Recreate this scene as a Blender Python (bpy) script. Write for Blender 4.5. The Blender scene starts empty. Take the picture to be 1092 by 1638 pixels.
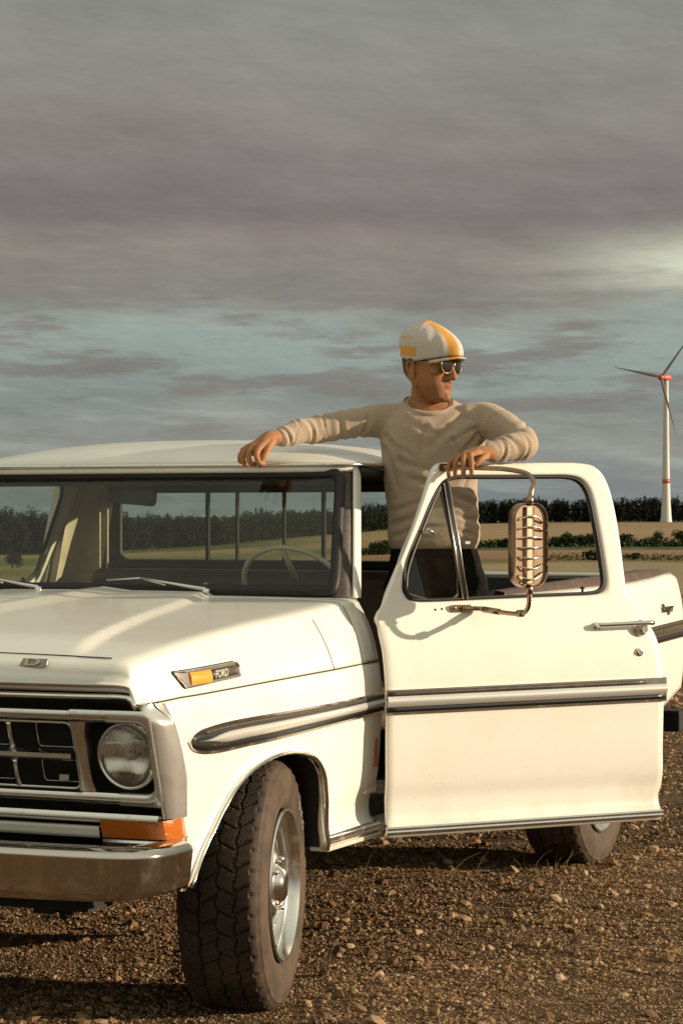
import bpy, bmesh, math, random
import numpy as np
from mathutils import Vector, Matrix, Quaternion, noise
from math import sin, cos, pi, radians, sqrt, atan2, exp

random.seed(7); rng = np.random.default_rng(7)
scene = bpy.context.scene
COL = scene.collection

# ------------------------------------------------------------------ camera
YAW = radians(23.9)                                  # camera heading, turned left of the truck's long axis
R = Vector((cos(YAW), sin(YAW), 0)); V = Vector((-sin(YAW), cos(YAW), 0))
CAM = Vector((4.13, -6.62, 1.494))
cam_d = bpy.data.cameras.new('camera'); cam = bpy.data.objects.new('camera', cam_d); COL.objects.link(cam)
cam.location = CAM; cam.rotation_euler = (radians(90.133), 0, YAW)
cam_d.sensor_fit = 'VERTICAL'; cam_d.sensor_height = 36; cam_d.lens = 85
cam_d.clip_start = 0.1; cam_d.clip_end = 9000
scene.camera = cam

# ------------------------------------------------------------------ exposure, sun, sky
scene.view_settings.view_transform = 'Standard'; scene.view_settings.look = 'None'
scene.view_settings.exposure = 0.27; scene.view_settings.gamma = 1.0
SUN_EL = radians(13.0); SUN_FWD = radians(4.0)
SD = (R*cos(SUN_FWD) - V*sin(SUN_FWD))*cos(SUN_EL) + Vector((0, 0, sin(SUN_EL)))
sun_d = bpy.data.lights.new('sun', 'SUN'); sun_d.energy = 5.0; sun_d.angle = radians(0.6); sun_d.color = (1, .815, .60)
sun = bpy.data.objects.new('sun', sun_d); COL.objects.link(sun)
sun.rotation_euler = SD.to_track_quat('Z', 'Y').to_euler(); sun.location = (20, 0, 20)

world = bpy.data.worlds.new('World'); scene.world = world; world.use_nodes = True
NT = world.node_tree; NT.nodes.clear()
def srgb(*c):
    return tuple((x/255/12.92 if x/255 <= .04045 else ((x/255+.055)/1.055)**2.4) for x in c) + (1,)
class G:                                             # tiny node-graph helper
    def __init__(s, nt): s.nt = nt; s.n = nt.nodes; s.l = nt.links
    def node(s, t, **k):
        n = s.n.new(t)
        for a, b in k.items(): setattr(n, a, b)
        return n
    def put(s, sock, v):
        if isinstance(v, bpy.types.NodeSocket): s.l.new(v, sock)
        elif v is not None: sock.default_value = v
    def m(s, op, a, b=None, c=None, clamp=False):
        n = s.node('ShaderNodeMath', operation=op, use_clamp=clamp)
        s.put(n.inputs[0], a); s.put(n.inputs[1], b); s.put(n.inputs[2], c); return n.outputs[0]
    def vm(s, op, a, b=None, out=0):
        n = s.node('ShaderNodeVectorMath', operation=op); s.put(n.inputs[0], a); s.put(n.inputs[1], b); return n.outputs[out]
    def mix(s, f, a, b, bt='MIX'):
        n = s.node('ShaderNodeMix', data_type='RGBA', blend_type=bt)
        s.put(n.inputs[0], f); s.put(n.inputs[6], a); s.put(n.inputs[7], b); return n.outputs[2]
    def comb(s, x, y, z=0.0):
        n = s.node('ShaderNodeCombineXYZ'); s.put(n.inputs[0], x); s.put(n.inputs[1], y); s.put(n.inputs[2], z); return n.outputs[0]
    def sep(s, v):
        n = s.node('ShaderNodeSeparateXYZ'); s.put(n.inputs[0], v); return n.outputs
    def noise(s, vec, scale, detail=4, rough=.55, dist=0.0):
        n = s.node('ShaderNodeTexNoise'); s.put(n.inputs['Vector'], vec); n.inputs['Scale'].default_value = scale
        n.inputs['Detail'].default_value = detail; n.inputs['Roughness'].default_value = rough
        n.inputs['Distortion'].default_value = dist; return n.outputs[0]
    def vor(s, vec, scale, feature='F1', out='Distance'):
        n = s.node('ShaderNodeTexVoronoi', feature=feature); s.put(n.inputs['Vector'], vec)
        n.inputs['Scale'].default_value = scale; return n.outputs[out]
    def ramp(s, f, stops, interp='LINEAR'):
        n = s.node('ShaderNodeValToRGB'); cr = n.color_ramp; cr.interpolation = interp
        while len(cr.elements) < len(stops): cr.elements.new(.5)
        for e, (p, c) in zip(cr.elements, stops):
            e.position = p; e.color = c if len(c) == 4 else tuple(c)+(1,)
        s.put(n.inputs[0], f); return n.outputs[0]
    def sm(s, x, a, b):                               # smoothstep a..b -> 0..1
        n = s.node('ShaderNodeMapRange', interpolation_type='SMOOTHSTEP'); s.put(n.inputs[0], x)
        n.inputs[1].default_value = a; n.inputs[2].default_value = b; return n.outputs[0]

g = G(NT)
tc = g.node('ShaderNodeTexCoord').outputs['Generated']
dr_ = g.vm('DOT_PRODUCT', tc, tuple(R), out=1); dv_ = g.vm('DOT_PRODUCT', tc, tuple(V), out=1)
az = g.m('ARCTAN2', dr_, dv_); el = g.sep(tc)[2]
# slowly tilting, stretched cloud banks
def bank(kx, kz, tilt, scale, detail, rough, off):
    return g.noise(g.comb(g.m('ADD', g.m('MULTIPLY', az, kx), off), g.m('MULTIPLY', g.m('ADD', el, g.m('MULTIPLY', az, tilt)), kz), off), scale, detail, rough)
n1 = bank(6, 32, .05, 1.0, 5, .55, 3.1)
n2 = bank(10, 75, -.03, 1.0, 6, .62, 9.4)
n3 = bank(22, 190, .06, 1.0, 4, .6, 5.7)
e2 = g.m('ADD', el, g.m('ADD', g.m('MULTIPLY', g.m('SUBTRACT', n1, .5), .05), g.m('MULTIPLY', g.m('SUBTRACT', n2, .5), .022)))
K = 1/.24
S_ = [(828, (112,118,119)), (790, (108,115,116)), (745, (116,121,120)), (715, (132,135,128)), (690, (126,130,125)), (650, (117,125,121)), (600, (127,139,135)),
      (545, (132,144,139)), (505, (130,137,131)), (470, (117,113,109)), (425, (124,118,112)), (385, (121,112,108)), (350, (109,101,101)), (290, (114,106,105)),
      (225, (121,115,112)), (150, (124,120,115)), (70, (126,125,118)), (0, (124,126,118)), (-80, (130,130,122))]
cl = g.ramp(g.m('MULTIPLY', e2, K), [(max(0, (828-y)/3867*K), srgb(*c)) for y, c in S_])
# pale streaks near the horizon and in the gap, mauve streaks over them
st = g.m('MULTIPLY', g.sm(n3, .52, .72), g.sm(el, .13, .05))
cl = g.mix(g.m('MULTIPLY', st, .35), cl, srgb(150,158,148))
st2 = g.m('MULTIPLY', g.sm(g.m('ADD', g.m('MULTIPLY', n2, .75), g.m('MULTIPLY', bank(26, 130, .08, 1.0, 6, .7, 21.5), .25)), .47, .58), g.m('MULTIPLY', g.sm(el, .015, .05), g.sm(el, .15, .09)))
cl = g.mix(g.m('MULTIPLY', st2, .88), cl, srgb(114,110,107))
# the bright break in the cloud on the right
da = g.m('DIVIDE', g.m('SUBTRACT', az, .148), .050); de = g.m('DIVIDE', g.m('SUBTRACT', el, g.m('ADD', .100, g.m('MULTIPLY', az, .02))), .0125)
bp_ = g.m('EXPONENT', g.m('MULTIPLY', g.m('ADD', g.m('MULTIPLY', da, da), g.m('MULTIPLY', de, de)), -1.0))
cl = g.mix(g.m('MULTIPLY', g.m('MULTIPLY', bp_, g.sm(n2, .3, .6)), .95, clamp=True), cl, srgb(190,194,172))
n4 = bank(15, 48, .12, 1.0, 8, .70, 14.2); n5 = bank(30, 120, -.05, 1.0, 5, .7, 2.3)
lum = g.m('ADD', 1.13, g.m('ADD', g.m('MULTIPLY', g.m('SUBTRACT', n4, .5), .78), g.m('MULTIPLY', g.m('SUBTRACT', n5, .5), .16)))
cl = g.mix(1.0, cl, g.comb(lum, lum, lum), 'MULTIPLY')
# higher up and behind the camera the cloud deck is thinner and brighter
up = g.sm(el, .24, .75)
hi = g.mix(g.sm(n1, .3, .7), (.34, .35, .30, 1), (.62, .62, .50, 1))
cl = g.mix(up, cl, hi)
back = g.m('MULTIPLY', g.sm(dv_, .3, -.5), g.sm(el, .02, .35))
cl = g.mix(g.m('MULTIPLY', back, .8), cl, (.62, .60, .47, 1))
sky = g.node('ShaderNodeTexSky', sky_type='NISHITA', sun_disc=False)
sky.sun_elevation = SUN_EL; sky.sun_rotation = atan2(SD.x, SD.y); sky.air_density = 1.4; sky.dust_density = 2
bg1 = g.node('ShaderNodeBackground'); g.put(bg1.inputs[0], sky.outputs[0]); bg1.inputs[1].default_value = .06
bg2 = g.node('ShaderNodeBackground'); g.put(bg2.inputs[0], cl); bg2.inputs[1].default_value = 1.0
mx = g.node('ShaderNodeMixShader'); mx.inputs[0].default_value = .93
g.l.new(bg1.outputs[0], mx.inputs[1]); g.l.new(bg2.outputs[0], mx.inputs[2])
g.l.new(mx.outputs[0], g.node('ShaderNodeOutputWorld').inputs[0])

# ------------------------------------------------------------------ mesh helpers
class MB:
    def __init__(s): s.v = []; s.f = []; s.fl = []
    def add(s, vs, fs, flat=False):
        b = len(s.v); s.v.extend([tuple(p) for p in vs]); s.f.extend([tuple(i+b for i in f) for f in fs]); s.fl.extend([flat]*len(fs))
        return s
    def grid(s, rows, closed_u=False, closed_v=False, flat=False, flip=False):
        n = len(rows); m = len(rows[0]); vs = [p for r in rows for p in r]; fs = []
        for i in range(n if closed_v else n-1):
            for j in range(m if closed_u else m-1):
                a = i*m+j; b = i*m+(j+1) % m; c = ((i+1) % n)*m+(j+1) % m; d = ((i+1) % n)*m+j
                fs.append((a, d, c, b) if flip else (a, b, c, d))
        return s.add(vs, fs, flat)
    def tube(s, path, rad, n=10, cap=True, squash=None):
        path = [Vector(p) for p in path]; k = len(path)
        if not isinstance(rad, (list, tuple)): rad = [rad]*k
        rows = []; up = None
        for i in range(k):
            t = (path[min(i+1, k-1)]-path[max(i-1, 0)]).normalized()
            if up is None:
                up = Vector((0, 0, 1)) if abs(t.z) < .9 else Vector((0, 1, 0))
            a = t.cross(up).normalized(); up = a.cross(t).normalized()
            r = rad[i]; ra, rb = (r, r) if not isinstance(r, tuple) else r
            rows.append([path[i]+a*cos(2*pi*j/n)*ra+up*sin(2*pi*j/n)*rb for j in range(n)])
        s.grid(rows, closed_u=True)
        if cap:
            b = len(s.v); s.v.append(tuple(path[0])); s.v.append(tuple(path[-1]))
            o = b-k*n
            for j in range(n):
                s.f.append((o+(j+1) % n, o+j, b)); s.fl.append(False)
                s.f.append((o+(k-1)*n+j, o+(k-1)*n+(j+1) % n, b+1)); s.fl.append(False)
        return s
    def box(s, c, d, rot=None, flat=True):
        c = Vector(c); d = Vector(d)/2; vs = []
        for x in (-1, 1):
            for y in (-1, 1):
                for z in (-1, 1):
                    p = Vector((x*d.x, y*d.y, z*d.z))
                    if rot is not None: p = rot @ p
                    vs.append(c+p)
        return s.add(vs, [(0, 1, 3, 2), (4, 6, 7, 5), (0, 4, 5, 1), (2, 3, 7, 6), (0, 2, 6, 4), (1, 5, 7, 3)], flat)
    def lathe(s, prof, n=48, M=None, flat=False):      # prof: (axial, radius), axis +X
        rows = []
        for a, r in prof:
            row = [Vector((a, r*cos(2*pi*j/n), r*sin(2*pi*j/n))) for j in range(n)]
            rows.append([M @ p for p in row] if M is not None else row)
        return s.grid(rows, closed_u=True, flat=flat)
    def ball(s, c, r, nu=20, nv=14, M=None):
        rows = []
        for i in range(nv+1):
            ph = pi*i/nv; row = []
            for j in range(nu):
                p = Vector((r[0]*sin(ph)*cos(2*pi*j/nu), r[1]*sin(ph)*sin(2*pi*j/nu), r[2]*cos(ph)))
                if M is not None: p = M @ p
                row.append(Vector(c)+p)
            rows.append(row)
        return s.grid(rows, closed_u=True)
    def poly(s, pts, depth_vec, flat=True):            # polygon extruded by a vector
        pts = [Vector(p) for p in pts]; n = len(pts); d = Vector(depth_vec)
        vs = pts+[p+d for p in pts]
        s.add(vs, [tuple(range(n-1, -1, -1)), tuple(range(n, 2*n))]+[(i, (i+1) % n, n+(i+1) % n, n+i) for i in range(n)], flat)
        return s
    def xf(s, fn): s.v = [tuple(fn(Vector(p))) for p in s.v]; return s
    def mesh(s, name):
        me = bpy.data.meshes.new(name); me.from_pydata(s.v, [], s.f)
        me.polygons.foreach_set('use_smooth', [not x for x in s.fl]); me.update(); return me
def obj(name, mb, mat, parent=None, bevel=0, solid=0, recalc=True, sub=0, off=-1, auto=None):
    me = mb.mesh(name) if isinstance(mb, MB) else mb
    if recalc or auto:
        bm = bmesh.new(); bm.from_mesh(me)
        bmesh.ops.remove_doubles(bm, verts=bm.verts, dist=1e-5)
        if recalc: bmesh.ops.recalc_face_normals(bm, faces=bm.faces)
        if auto:
            for e in bm.edges:
                if len(e.link_faces) == 2 and e.calc_face_angle(0) > radians(auto): e.smooth = False
        bm.to_mesh(me); bm.free()
    o = bpy.data.objects.new(name, me); COL.objects.link(o)
    if mat: me.materials.append(mat)
    if parent: o.parent = parent
    if solid:
        md = o.modifiers.new('thickness', 'SOLIDIFY'); md.thickness = solid; md.offset = off
    if bevel:
        md = o.modifiers.new('bevel', 'BEVEL'); md.width = bevel; md.segments = 3; md.limit_method = 'ANGLE'; md.angle_limit = radians(40)
        md.harden_normals = False
    if sub:
        md = o.modifiers.new('sub', 'SUBSURF'); md.levels = sub; md.render_levels = sub
    return o
def tag(o, label=None, cat=None, group=None, kind=None):
    for k, v in (('label', label), ('category', cat), ('group', group), ('kind', kind)):
        if v: o[k] = v
    return o
def empty(name, loc=(0, 0, 0), rz=0, parent=None):
    o = bpy.data.objects.new(name, None); COL.objects.link(o); o.location = loc; o.rotation_euler = (0, 0, rz); o.empty_display_size = .2
    if parent: o.parent = parent
    return o
def itp(x, pts):                                       # smooth (monotone-ish) interpolation in a table
    if x <= pts[0][0]: return pts[0][1]
    if x >= pts[-1][0]: return pts[-1][1]
    for i in range(len(pts)-1):
        if x <= pts[i+1][0]:
            x0, y0 = pts[i]; x1, y1 = pts[i+1]; h = x1-x0
            m = (y1-y0)/h
            ma = (m+(y0-pts[i-1][1])/(x0-pts[i-1][0]))/2 if i > 0 else m
            mb = (m+(pts[i+2][1]-y1)/(pts[i+2][0]-x1))/2 if i+2 < len(pts) else m
            if i > 0 and m*(y0-pts[i-1][1]) <= 0: ma = 0
            if i+2 < len(pts) and m*(pts[i+2][1]-y1) <= 0: mb = 0
            t = (x-x0)/h
            return (2*t**3-3*t**2+1)*y0+(t**3-2*t**2+t)*h*ma+(-2*t**3+3*t**2)*y1+(t**3-t**2)*h*mb
def lin(x, pts):
    if x <= pts[0][0]: return pts[0][1]
    for (a, b), (c, d) in zip(pts, pts[1:]):
        if x <= c: return b+(d-b)*(x-a)/(c-a)
    return pts[-1][1]
def crom(pts, n=6, closed=False):                      # Catmull-Rom through points
    P = [Vector(p) for p in pts]; k = len(P); out = []
    for i in range(k if closed else k-1):
        a = P[(i-1) % k] if closed or i > 0 else P[i]; b = P[i]; c = P[(i+1) % k]; d = P[(i+2) % k] if closed or i+2 < k else P[(i+1) % k]
        for j in range(n):
            t = j/n
            out.append(.5*((2*b)+(c-a)*t+(2*a-5*b+4*c-d)*t*t+(3*b-a-3*c+d)*t**3))
    if not closed: out.append(P[-1])
    return out
def rrect(x0, z0, x1, z1, r, n=5):                     # rounded rectangle, list of 2D
    out = []
    for cx, cz, a0 in ((x1-r, z1-r, 0), (x0+r, z1-r, 90), (x0+r, z0+r, 180), (x1-r, z0+r, 270)):
        for i in range(n+1):
            a = radians(a0+90*i/n); out.append((cx+r*cos(a), cz+r*sin(a)))
    return out
def sstep(x, a, b):
    t = min(1, max(0, (x-a)/(b-a))); return t*t*(3-2*t)

# ------------------------------------------------------------------ materials
def new_mat(name):
    m = bpy.data.materials.new(name); m.use_nodes = True; gg = G(m.node_tree); p = m.node_tree.nodes['Principled BSDF']; return m, gg, p
def pm(name, col, rough=.5, metal=0, coat=0, bump=None, var=None, spec=None, coat_rough=.05):
    m, gg, p = new_mat(name); oc = gg.node('ShaderNodeTexCoord').outputs['Object']
    c = tuple(col)+(1,) if len(col) == 3 else col
    p.inputs['Base Color'].default_value = c; p.inputs['Roughness'].default_value = rough; p.inputs['Metallic'].default_value = metal
    p.inputs['Coat Weight'].default_value = coat; p.inputs['Coat Roughness'].default_value = coat_rough
    if spec is not None: p.inputs['Specular IOR Level'].default_value = spec
    if var:                                            # (second colour, scale, low, high)
        n = gg.noise(oc, var[1], 6, .6); gg.put(p.inputs['Base Color'], gg.mix(gg.sm(n, var[2], var[3]), c, tuple(var[0])+(1,)))
        gg.put(p.inputs['Roughness'], gg.m('ADD', rough-.08, gg.m('MULTIPLY', n, .2)))
    if bump:                                           # (scale, strength, distance)
        b = gg.node('ShaderNodeBump'); b.inputs['Strength'].default_value = bump[1]; b.inputs['Distance'].default_value = bump[2]
        gg.put(b.inputs['Height'], gg.noise(oc, bump[0], 5, .6)); gg.l.new(b.outputs[0], p.inputs['Normal'])
    return m
MAT = {}
# cream paint: fine orange-peel, faint dust and stains low on the panels
m, gg, p = new_mat('cream_paint'); oc = gg.node('ShaderNodeTexCoord').outputs['Object']
nz = gg.noise(oc, 3.0, 6, .6); n_b = gg.noise(oc, 60, 4, .6)
zz = gg.sep(oc)[2]
dirt = gg.m('MULTIPLY', gg.sm(gg.m('ADD', zz, gg.m('MULTIPLY', nz, -.35)), .42, .22), .5)
c1 = gg.mix(gg.sm(nz, .35, .75), (.84, .815, .73, 1), (.80, .77, .67, 1))
c1 = gg.mix(dirt, c1, (.36, .27, .17, 1))
spl = gg.m('MULTIPLY', gg.m('MULTIPLY', gg.sm(gg.noise(oc, 95, 4, .75), .60, .68), gg.sm(gg.m('ADD', zz, gg.m('MULTIPLY', nz, .25)), .95, .45)), .55)
c1 = gg.mix(spl, c1, (.42, .31, .20, 1))
c1 = gg.mix(gg.m('MULTIPLY', gg.sm(gg.noise(oc, 1.6, 7, .7), .50, .72), .35), c1, (.70, .655, .54, 1))
spk = gg.m('MULTIPLY', gg.sm(gg.noise(oc, 220, 3, .7), .70, .80), .5)
c1 = gg.mix(spk, c1, (.60, .52, .38, 1))
gg.put(p.inputs['Base Color'], c1)
p.inputs['Coat Weight'].default_value = .55; gg.put(p.inputs['Coat Roughness'], gg.m('ADD', .06, gg.m('MULTIPLY', n_b, .12)))
p.inputs['Roughness'].default_value = .38
b = gg.node('ShaderNodeBump'); b.inputs['Strength'].default_value = .25; b.inputs['Distance'].default_value = .004
gg.put(b.inputs['Height'], gg.noise(oc, 9, 4, .5)); gg.l.new(b.outputs[0], p.inputs['Normal'])
MAT['paint'] = m
def chrome(name, base, rough, dirtamt, bstr=.15):
    m, gg, p = new_mat(name); oc = gg.node('ShaderNodeTexCoord').outputs['Object']
    n = gg.noise(oc, 14, 6, .65); n_s = gg.noise(oc, 150, 3, .6)
    d = gg.m('MULTIPLY', gg.m('MAXIMUM', gg.sm(n, .52, .75), gg.sm(n_s, .66, .78)), dirtamt)
    gg.put(p.inputs['Base Color'], gg.mix(d, base, (.16, .11, .06, 1))); gg.put(p.inputs['Metallic'], gg.m('SUBTRACT', 1.0, d))
    gg.put(p.inputs['Roughness'], gg.m('ADD', rough, gg.m('MULTIPLY', gg.m('MAXIMUM', n, d), .12)))
    b = gg.node('ShaderNodeBump'); b.inputs['Strength'].default_value = bstr; b.inputs['Distance'].default_value = .003
    gg.put(b.inputs['Height'], gg.noise(oc, 12, 3, .5)); gg.l.new(b.outputs[0], p.inputs['Normal'])
    return m
MAT['chrome'] = chrome('chrome', (.78, .76, .70, 1), .05, .25)
MAT['bumper'] = chrome('bumper_chrome', (.62, .57, .50, 1), .05, .22, .25)
MAT['alum'] = chrome('brushed_aluminium', (.80, .79, .75, 1), .17, .25)
MAT['steel'] = chrome('mirror_steel', (.36, .26, .18, 1), .22, .2)
MAT['dark_steel'] = chrome('channel_steel', (.26, .19, .13, 1), .3, .3)
MAT['bright'] = pm('bright_moulding', (.72, .71, .66), .26, .55)
MAT['black'] = pm('black_recess', (.008, .007, .006), .7)
MAT['satin'] = pm('satin_black', (.012, .011, .010), .35)
MAT['dark_trim'] = pm('dark_trim', (.045, .034, .026), .4, var=((.08, .06, .045), 30, .4, .7))
MAT['gasket'] = pm('rubber_gasket', (.012, .011, .010), .55, bump=(60, .2, .002))
MAT['wall_liner'] = pm('cream_liner', (.62, .56, .42), .6, var=((.5, .44, .32), 8, .4, .7))
MAT['interior'] = pm('dark_interior', (.030, .024, .018), .75, var=((.05, .04, .028), 10, .4, .7))
MAT['seat'] = pm('brown_vinyl', (.055, .030, .018), .5, var=((.08, .045, .025), 12, .4, .7), bump=(80, .3, .002))
MAT['amber'] = pm('amber_lens', (.95, .34, .02), .18, coat=.6, bump=(220, .5, .003))
MAT['amber_dark'] = pm('deep_amber_lens', (.50, .135, .018), .18, coat=.6, bump=(180, .4, .003))
MAT['ivory'] = pm('ivory_plastic', (.62, .58, .48), .35, coat=.3)
MAT['bezel'] = pm('bezel_aluminium', (.80, .79, .74), .20, .74, var=((.60, .57, .51), 16, .45, .75))
MAT['pot_metal'] = pm('pot_metal', (.30, .27, .235), .32, .75)
MAT['rail'] = pm('brown_rail', (.075, .045, .030), .7, var=((.11, .07, .05), 12, .4, .7))
MAT['rust'] = pm('rust', (.20, .08, .025), .85, var=((.5, .42, .3), 60, .4, .65))
MAT['white_letter'] = pm('pale_letter', (.42, .37, .30), .7, var=((.12, .09, .06), 90, .4, .7))
# glass as a thin pane
def pane(name, tint, fres=1.0, dusty=.0):
    m, gg, p = new_mat(name); gg.n.remove(p); out = gg.n['Material Output']; oc = gg.node('ShaderNodeTexCoord').outputs['Object']
    tr = gg.node('ShaderNodeBsdfTransparent'); tr.inputs[0].default_value = tint
    gl = gg.node('ShaderNodeBsdfGlossy'); gl.inputs[0].default_value = (.9, .9, .9, 1); gl.inputs['Roughness'].default_value = .02
    fr = gg.node('ShaderNodeFresnel'); gg.put(fr.inputs[0], gg.m('SUBTRACT', 1.5, gg.m('MULTIPLY', gg.node('ShaderNodeNewGeometry').outputs['Backfacing'], 1.5-1/1.5)))
    mx = gg.node('ShaderNodeMixShader'); gg.put(mx.inputs[0], gg.m('MULTIPLY', fr.outputs[0], fres, clamp=True))
    gg.l.new(tr.outputs[0], mx.inputs[1]); gg.l.new(gl.outputs[0], mx.inputs[2]); o = mx.outputs[0]
    if dusty:
        df = gg.node('ShaderNodeBsdfDiffuse'); df.inputs[0].default_value = (.45, .40, .30, 1)
        m2 = gg.node('ShaderNodeMixShader'); gg.put(m2.inputs[0], gg.m('MULTIPLY', gg.sm(gg.noise(oc, 3, 6, .6), .3, .8), dusty))
        gg.l.new(o, m2.inputs[1]); gg.l.new(df.outputs[0], m2.inputs[2]); o = m2.outputs[0]
    gg.l.new(o, out.inputs[0]); return m
MAT['glass'] = pane('window_glass', (.84, .88, .80, 1), 1.0, .02)
m, gg, p = new_mat('headlamp_glass'); p.inputs['Base Color'].default_value = (.95, .95, .92, 1); p.inputs['Transmission Weight'].default_value = 1.0; p.inputs['Roughness'].default_value = .03; p.inputs['IOR'].default_value = 1.45; MAT['headglass'] = m
MAT['lens'] = pane('lamp_glass', (.9, .9, .86, 1), 1.6, .05)
# ------------------------------------------------------------------ ground, fields
def Wp(lat, dep, z=0): q = CAM+R*lat+V*dep; return Vector((q.x, q.y, z))
TR = [(0, 0), (62, 0), (90, -.2), (150, -1.1), (300, -3.1), (520, -5.3), (600, -4.6), (1000, -.32), (1500, 3.5), (4000, 5)]
TL = [(0, 0), (62, 0), (100, -1.2), (300, -4.8), (520, -7.9), (700, -9.2), (1000, -6.5), (1500, -2), (4000, 2)]
def tz(lat, dep):
    D = sqrt(lat*lat+dep*dep)
    if D < 60: return 0
    a = atan2(lat, dep); t = sstep(a, -.13, .10)
    if abs(a) > pi/2: t = t+(.5-t)*sstep(abs(a), pi/2, pi)
    return lin(D, TL)*(1-t)+lin(D, TR)*t
org = empty  # (kept short)
m, gg, p = new_mat('ground_and_fields')
oc = gg.node('ShaderNodeTexCoord').outputs['Object']; x, y, z = gg.sep(oc)
D = gg.m('SQRT', gg.m('ADD', gg.m('MULTIPLY', x, x), gg.m('MULTIPLY', y, y)))
w = gg.noise(oc, .012, 3, .5)
Dw = gg.m('ADD', D, gg.m('MULTIPLY', gg.m('MULTIPLY', gg.m('SUBTRACT', w, .5), D), .10))
fr_ = gg.m('DIVIDE', Dw, 1300.0)
def cl3(*c): return srgb(*c)
straw = (.27, .175, .095, 1); straw2 = (.31, .215, .12, 1); red = (.25, .135, .075, 1); green = (.045, .065, .018, 1); olive = (.13, .115, .04, 1); dry = (.30, .25, .15, 1)
right = gg.ramp(fr_, [(0, dry), (78/1300, dry), (96/1300, straw2), (120/1300, olive), (170/1300, olive), (190/1300, red), (330/1300, red), (480/1300, straw), (510/1300, green), (590/1300, green), (604/1300, straw), (760/1300, straw2), (980/1300, straw), (1010/1300, green)])
left = gg.ramp(fr_, [(0, dry), (90/1300, (.17, .15, .05, 1)), (200/1300, (.12, .13, .035, 1)), (320/1300, (.20, .17, .07, 1)), (420/1300, (.06, .08, .022, 1)), (560/1300, (.10, .12, .035, 1)), (640/1300, straw), (672/1300, (.25, .17, .09, 1)), (690/1300, green), (1, green)])
ang = gg.m('ARCTAN2', x, y)
fld = gg.mix(gg.sm(ang, -.05, .02), left, right)
fld = gg.mix(gg.m('MULTIPLY', gg.sm(gg.noise(oc, .25, 5, .7), .35, .75), .30), fld, (.12, .10, .05, 1))
fld = gg.mix(gg.m('MULTIPLY', gg.sm(gg.noise(gg.comb(gg.m('MULTIPLY', ang, 60), gg.m('MULTIPLY', D, .06), 0.0), 1.0, 6, .65), .45, .7), .35), fld, (.38, .29, .17, 1))
# gravel of the lot
vd = gg.vor(oc, 55, 'F1', 'Color'); vdist = gg.vor(oc, 55)
tone = gg.sep(vd)[0]
gr = gg.ramp(tone, [(0, (.085, .047, .021, 1)), (.4, (.205, .12, .058, 1)), (.8, (.32, .20, .105, 1)), (1, (.40, .28, .17, 1))])
fine = gg.noise(oc, 160, 4, .7)
gr = gg.mix(gg.sm(fine, .3, .7), (.028, .018, .010, 1), gr)
gr = gg.mix(gg.m('MULTIPLY', gg.sm(gg.noise(oc, .9, 5, .6), .45, .7), .5), gr, (.085, .055, .030, 1))
gg.put(p.inputs['Base Color'], gg.mix(gg.sm(gg.m('ADD', D, gg.m('MULTIPLY', gg.noise(oc, .3, 4, .6), 8)), 44, 50), gr, fld))
p.inputs['Roughness'].default_value = .95; p.inputs['Specular IOR Level'].default_value = .15
b = gg.node('ShaderNodeBump'); b.inputs['Strength'].default_value = 1.0; b.inputs['Distance'].default_value = .02
hgt = gg.m('ADD', gg.m('MULTIPLY', vdist, -.8), gg.m('ADD', gg.m('MULTIPLY', fine, .7), gg.m('MULTIPLY', gg.noise(oc, 14, 4, .6), 1.0)))
gg.put(b.inputs['Height'], hgt); gg.l.new(b.outputs[0], p.inputs['Normal'])
MAT['ground'] = m
mb = MB(); rows = []
for D_ in [0.001, 3, 6, 9, 14, 20, 30, 40, 50, 58, 62, 68, 75, 82, 90, 100, 120, 150, 190, 240, 300, 360, 420, 470, 520, 560, 600, 650, 700, 780, 860, 940, 1000, 1100, 1250, 1500, 2200, 3500, 6000]:
    rows.append([(D_*sin(a_), D_*cos(a_), tz(D_*sin(a_), D_*cos(a_))) for a_ in [-pi+2*pi*k/240 for k in range(240)]])
mb.grid(rows, closed_u=True)
ground = obj('ground', mb, MAT['ground']); ground.location = (CAM.x, CAM.y, 0); ground.rotation_euler = (0, 0, YAW)
tag(ground, None, None, None, 'structure')

def hump(lat, dep):
    e = min(1, max(0, min(lat+2.6, 3.6-lat, dep-5.8, 15.5-dep))/.5)
    if e <= 0: return .002
    p_ = Vector((lat, dep*1.3, 0))
    return .004+e*max(0, .013+.016*noise.noise(p_*1.6)+.012*noise.noise(p_*4.5+Vector((5, 2, 0)))+.006*noise.noise(p_*13))
mb = MB(); mb.grid([[Wp(-2.6+.036*i, 5.8+.05*j, hump(-2.6+.036*i, 5.8+.05*j)) for i in range(173)] for j in range(195)])
gb = obj('gravel_bed', mb, None, recalc=False); gb.data.materials.append(MAT['ground']); tag(gb, None, None, None, 'structure')
gb.data.transform(Matrix.Rotation(-YAW, 4, 'Z') @ Matrix.Translation((-CAM.x, -CAM.y, 0))); gb.location = (CAM.x, CAM.y, 0); gb.rotation_euler = (0, 0, YAW)
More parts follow.
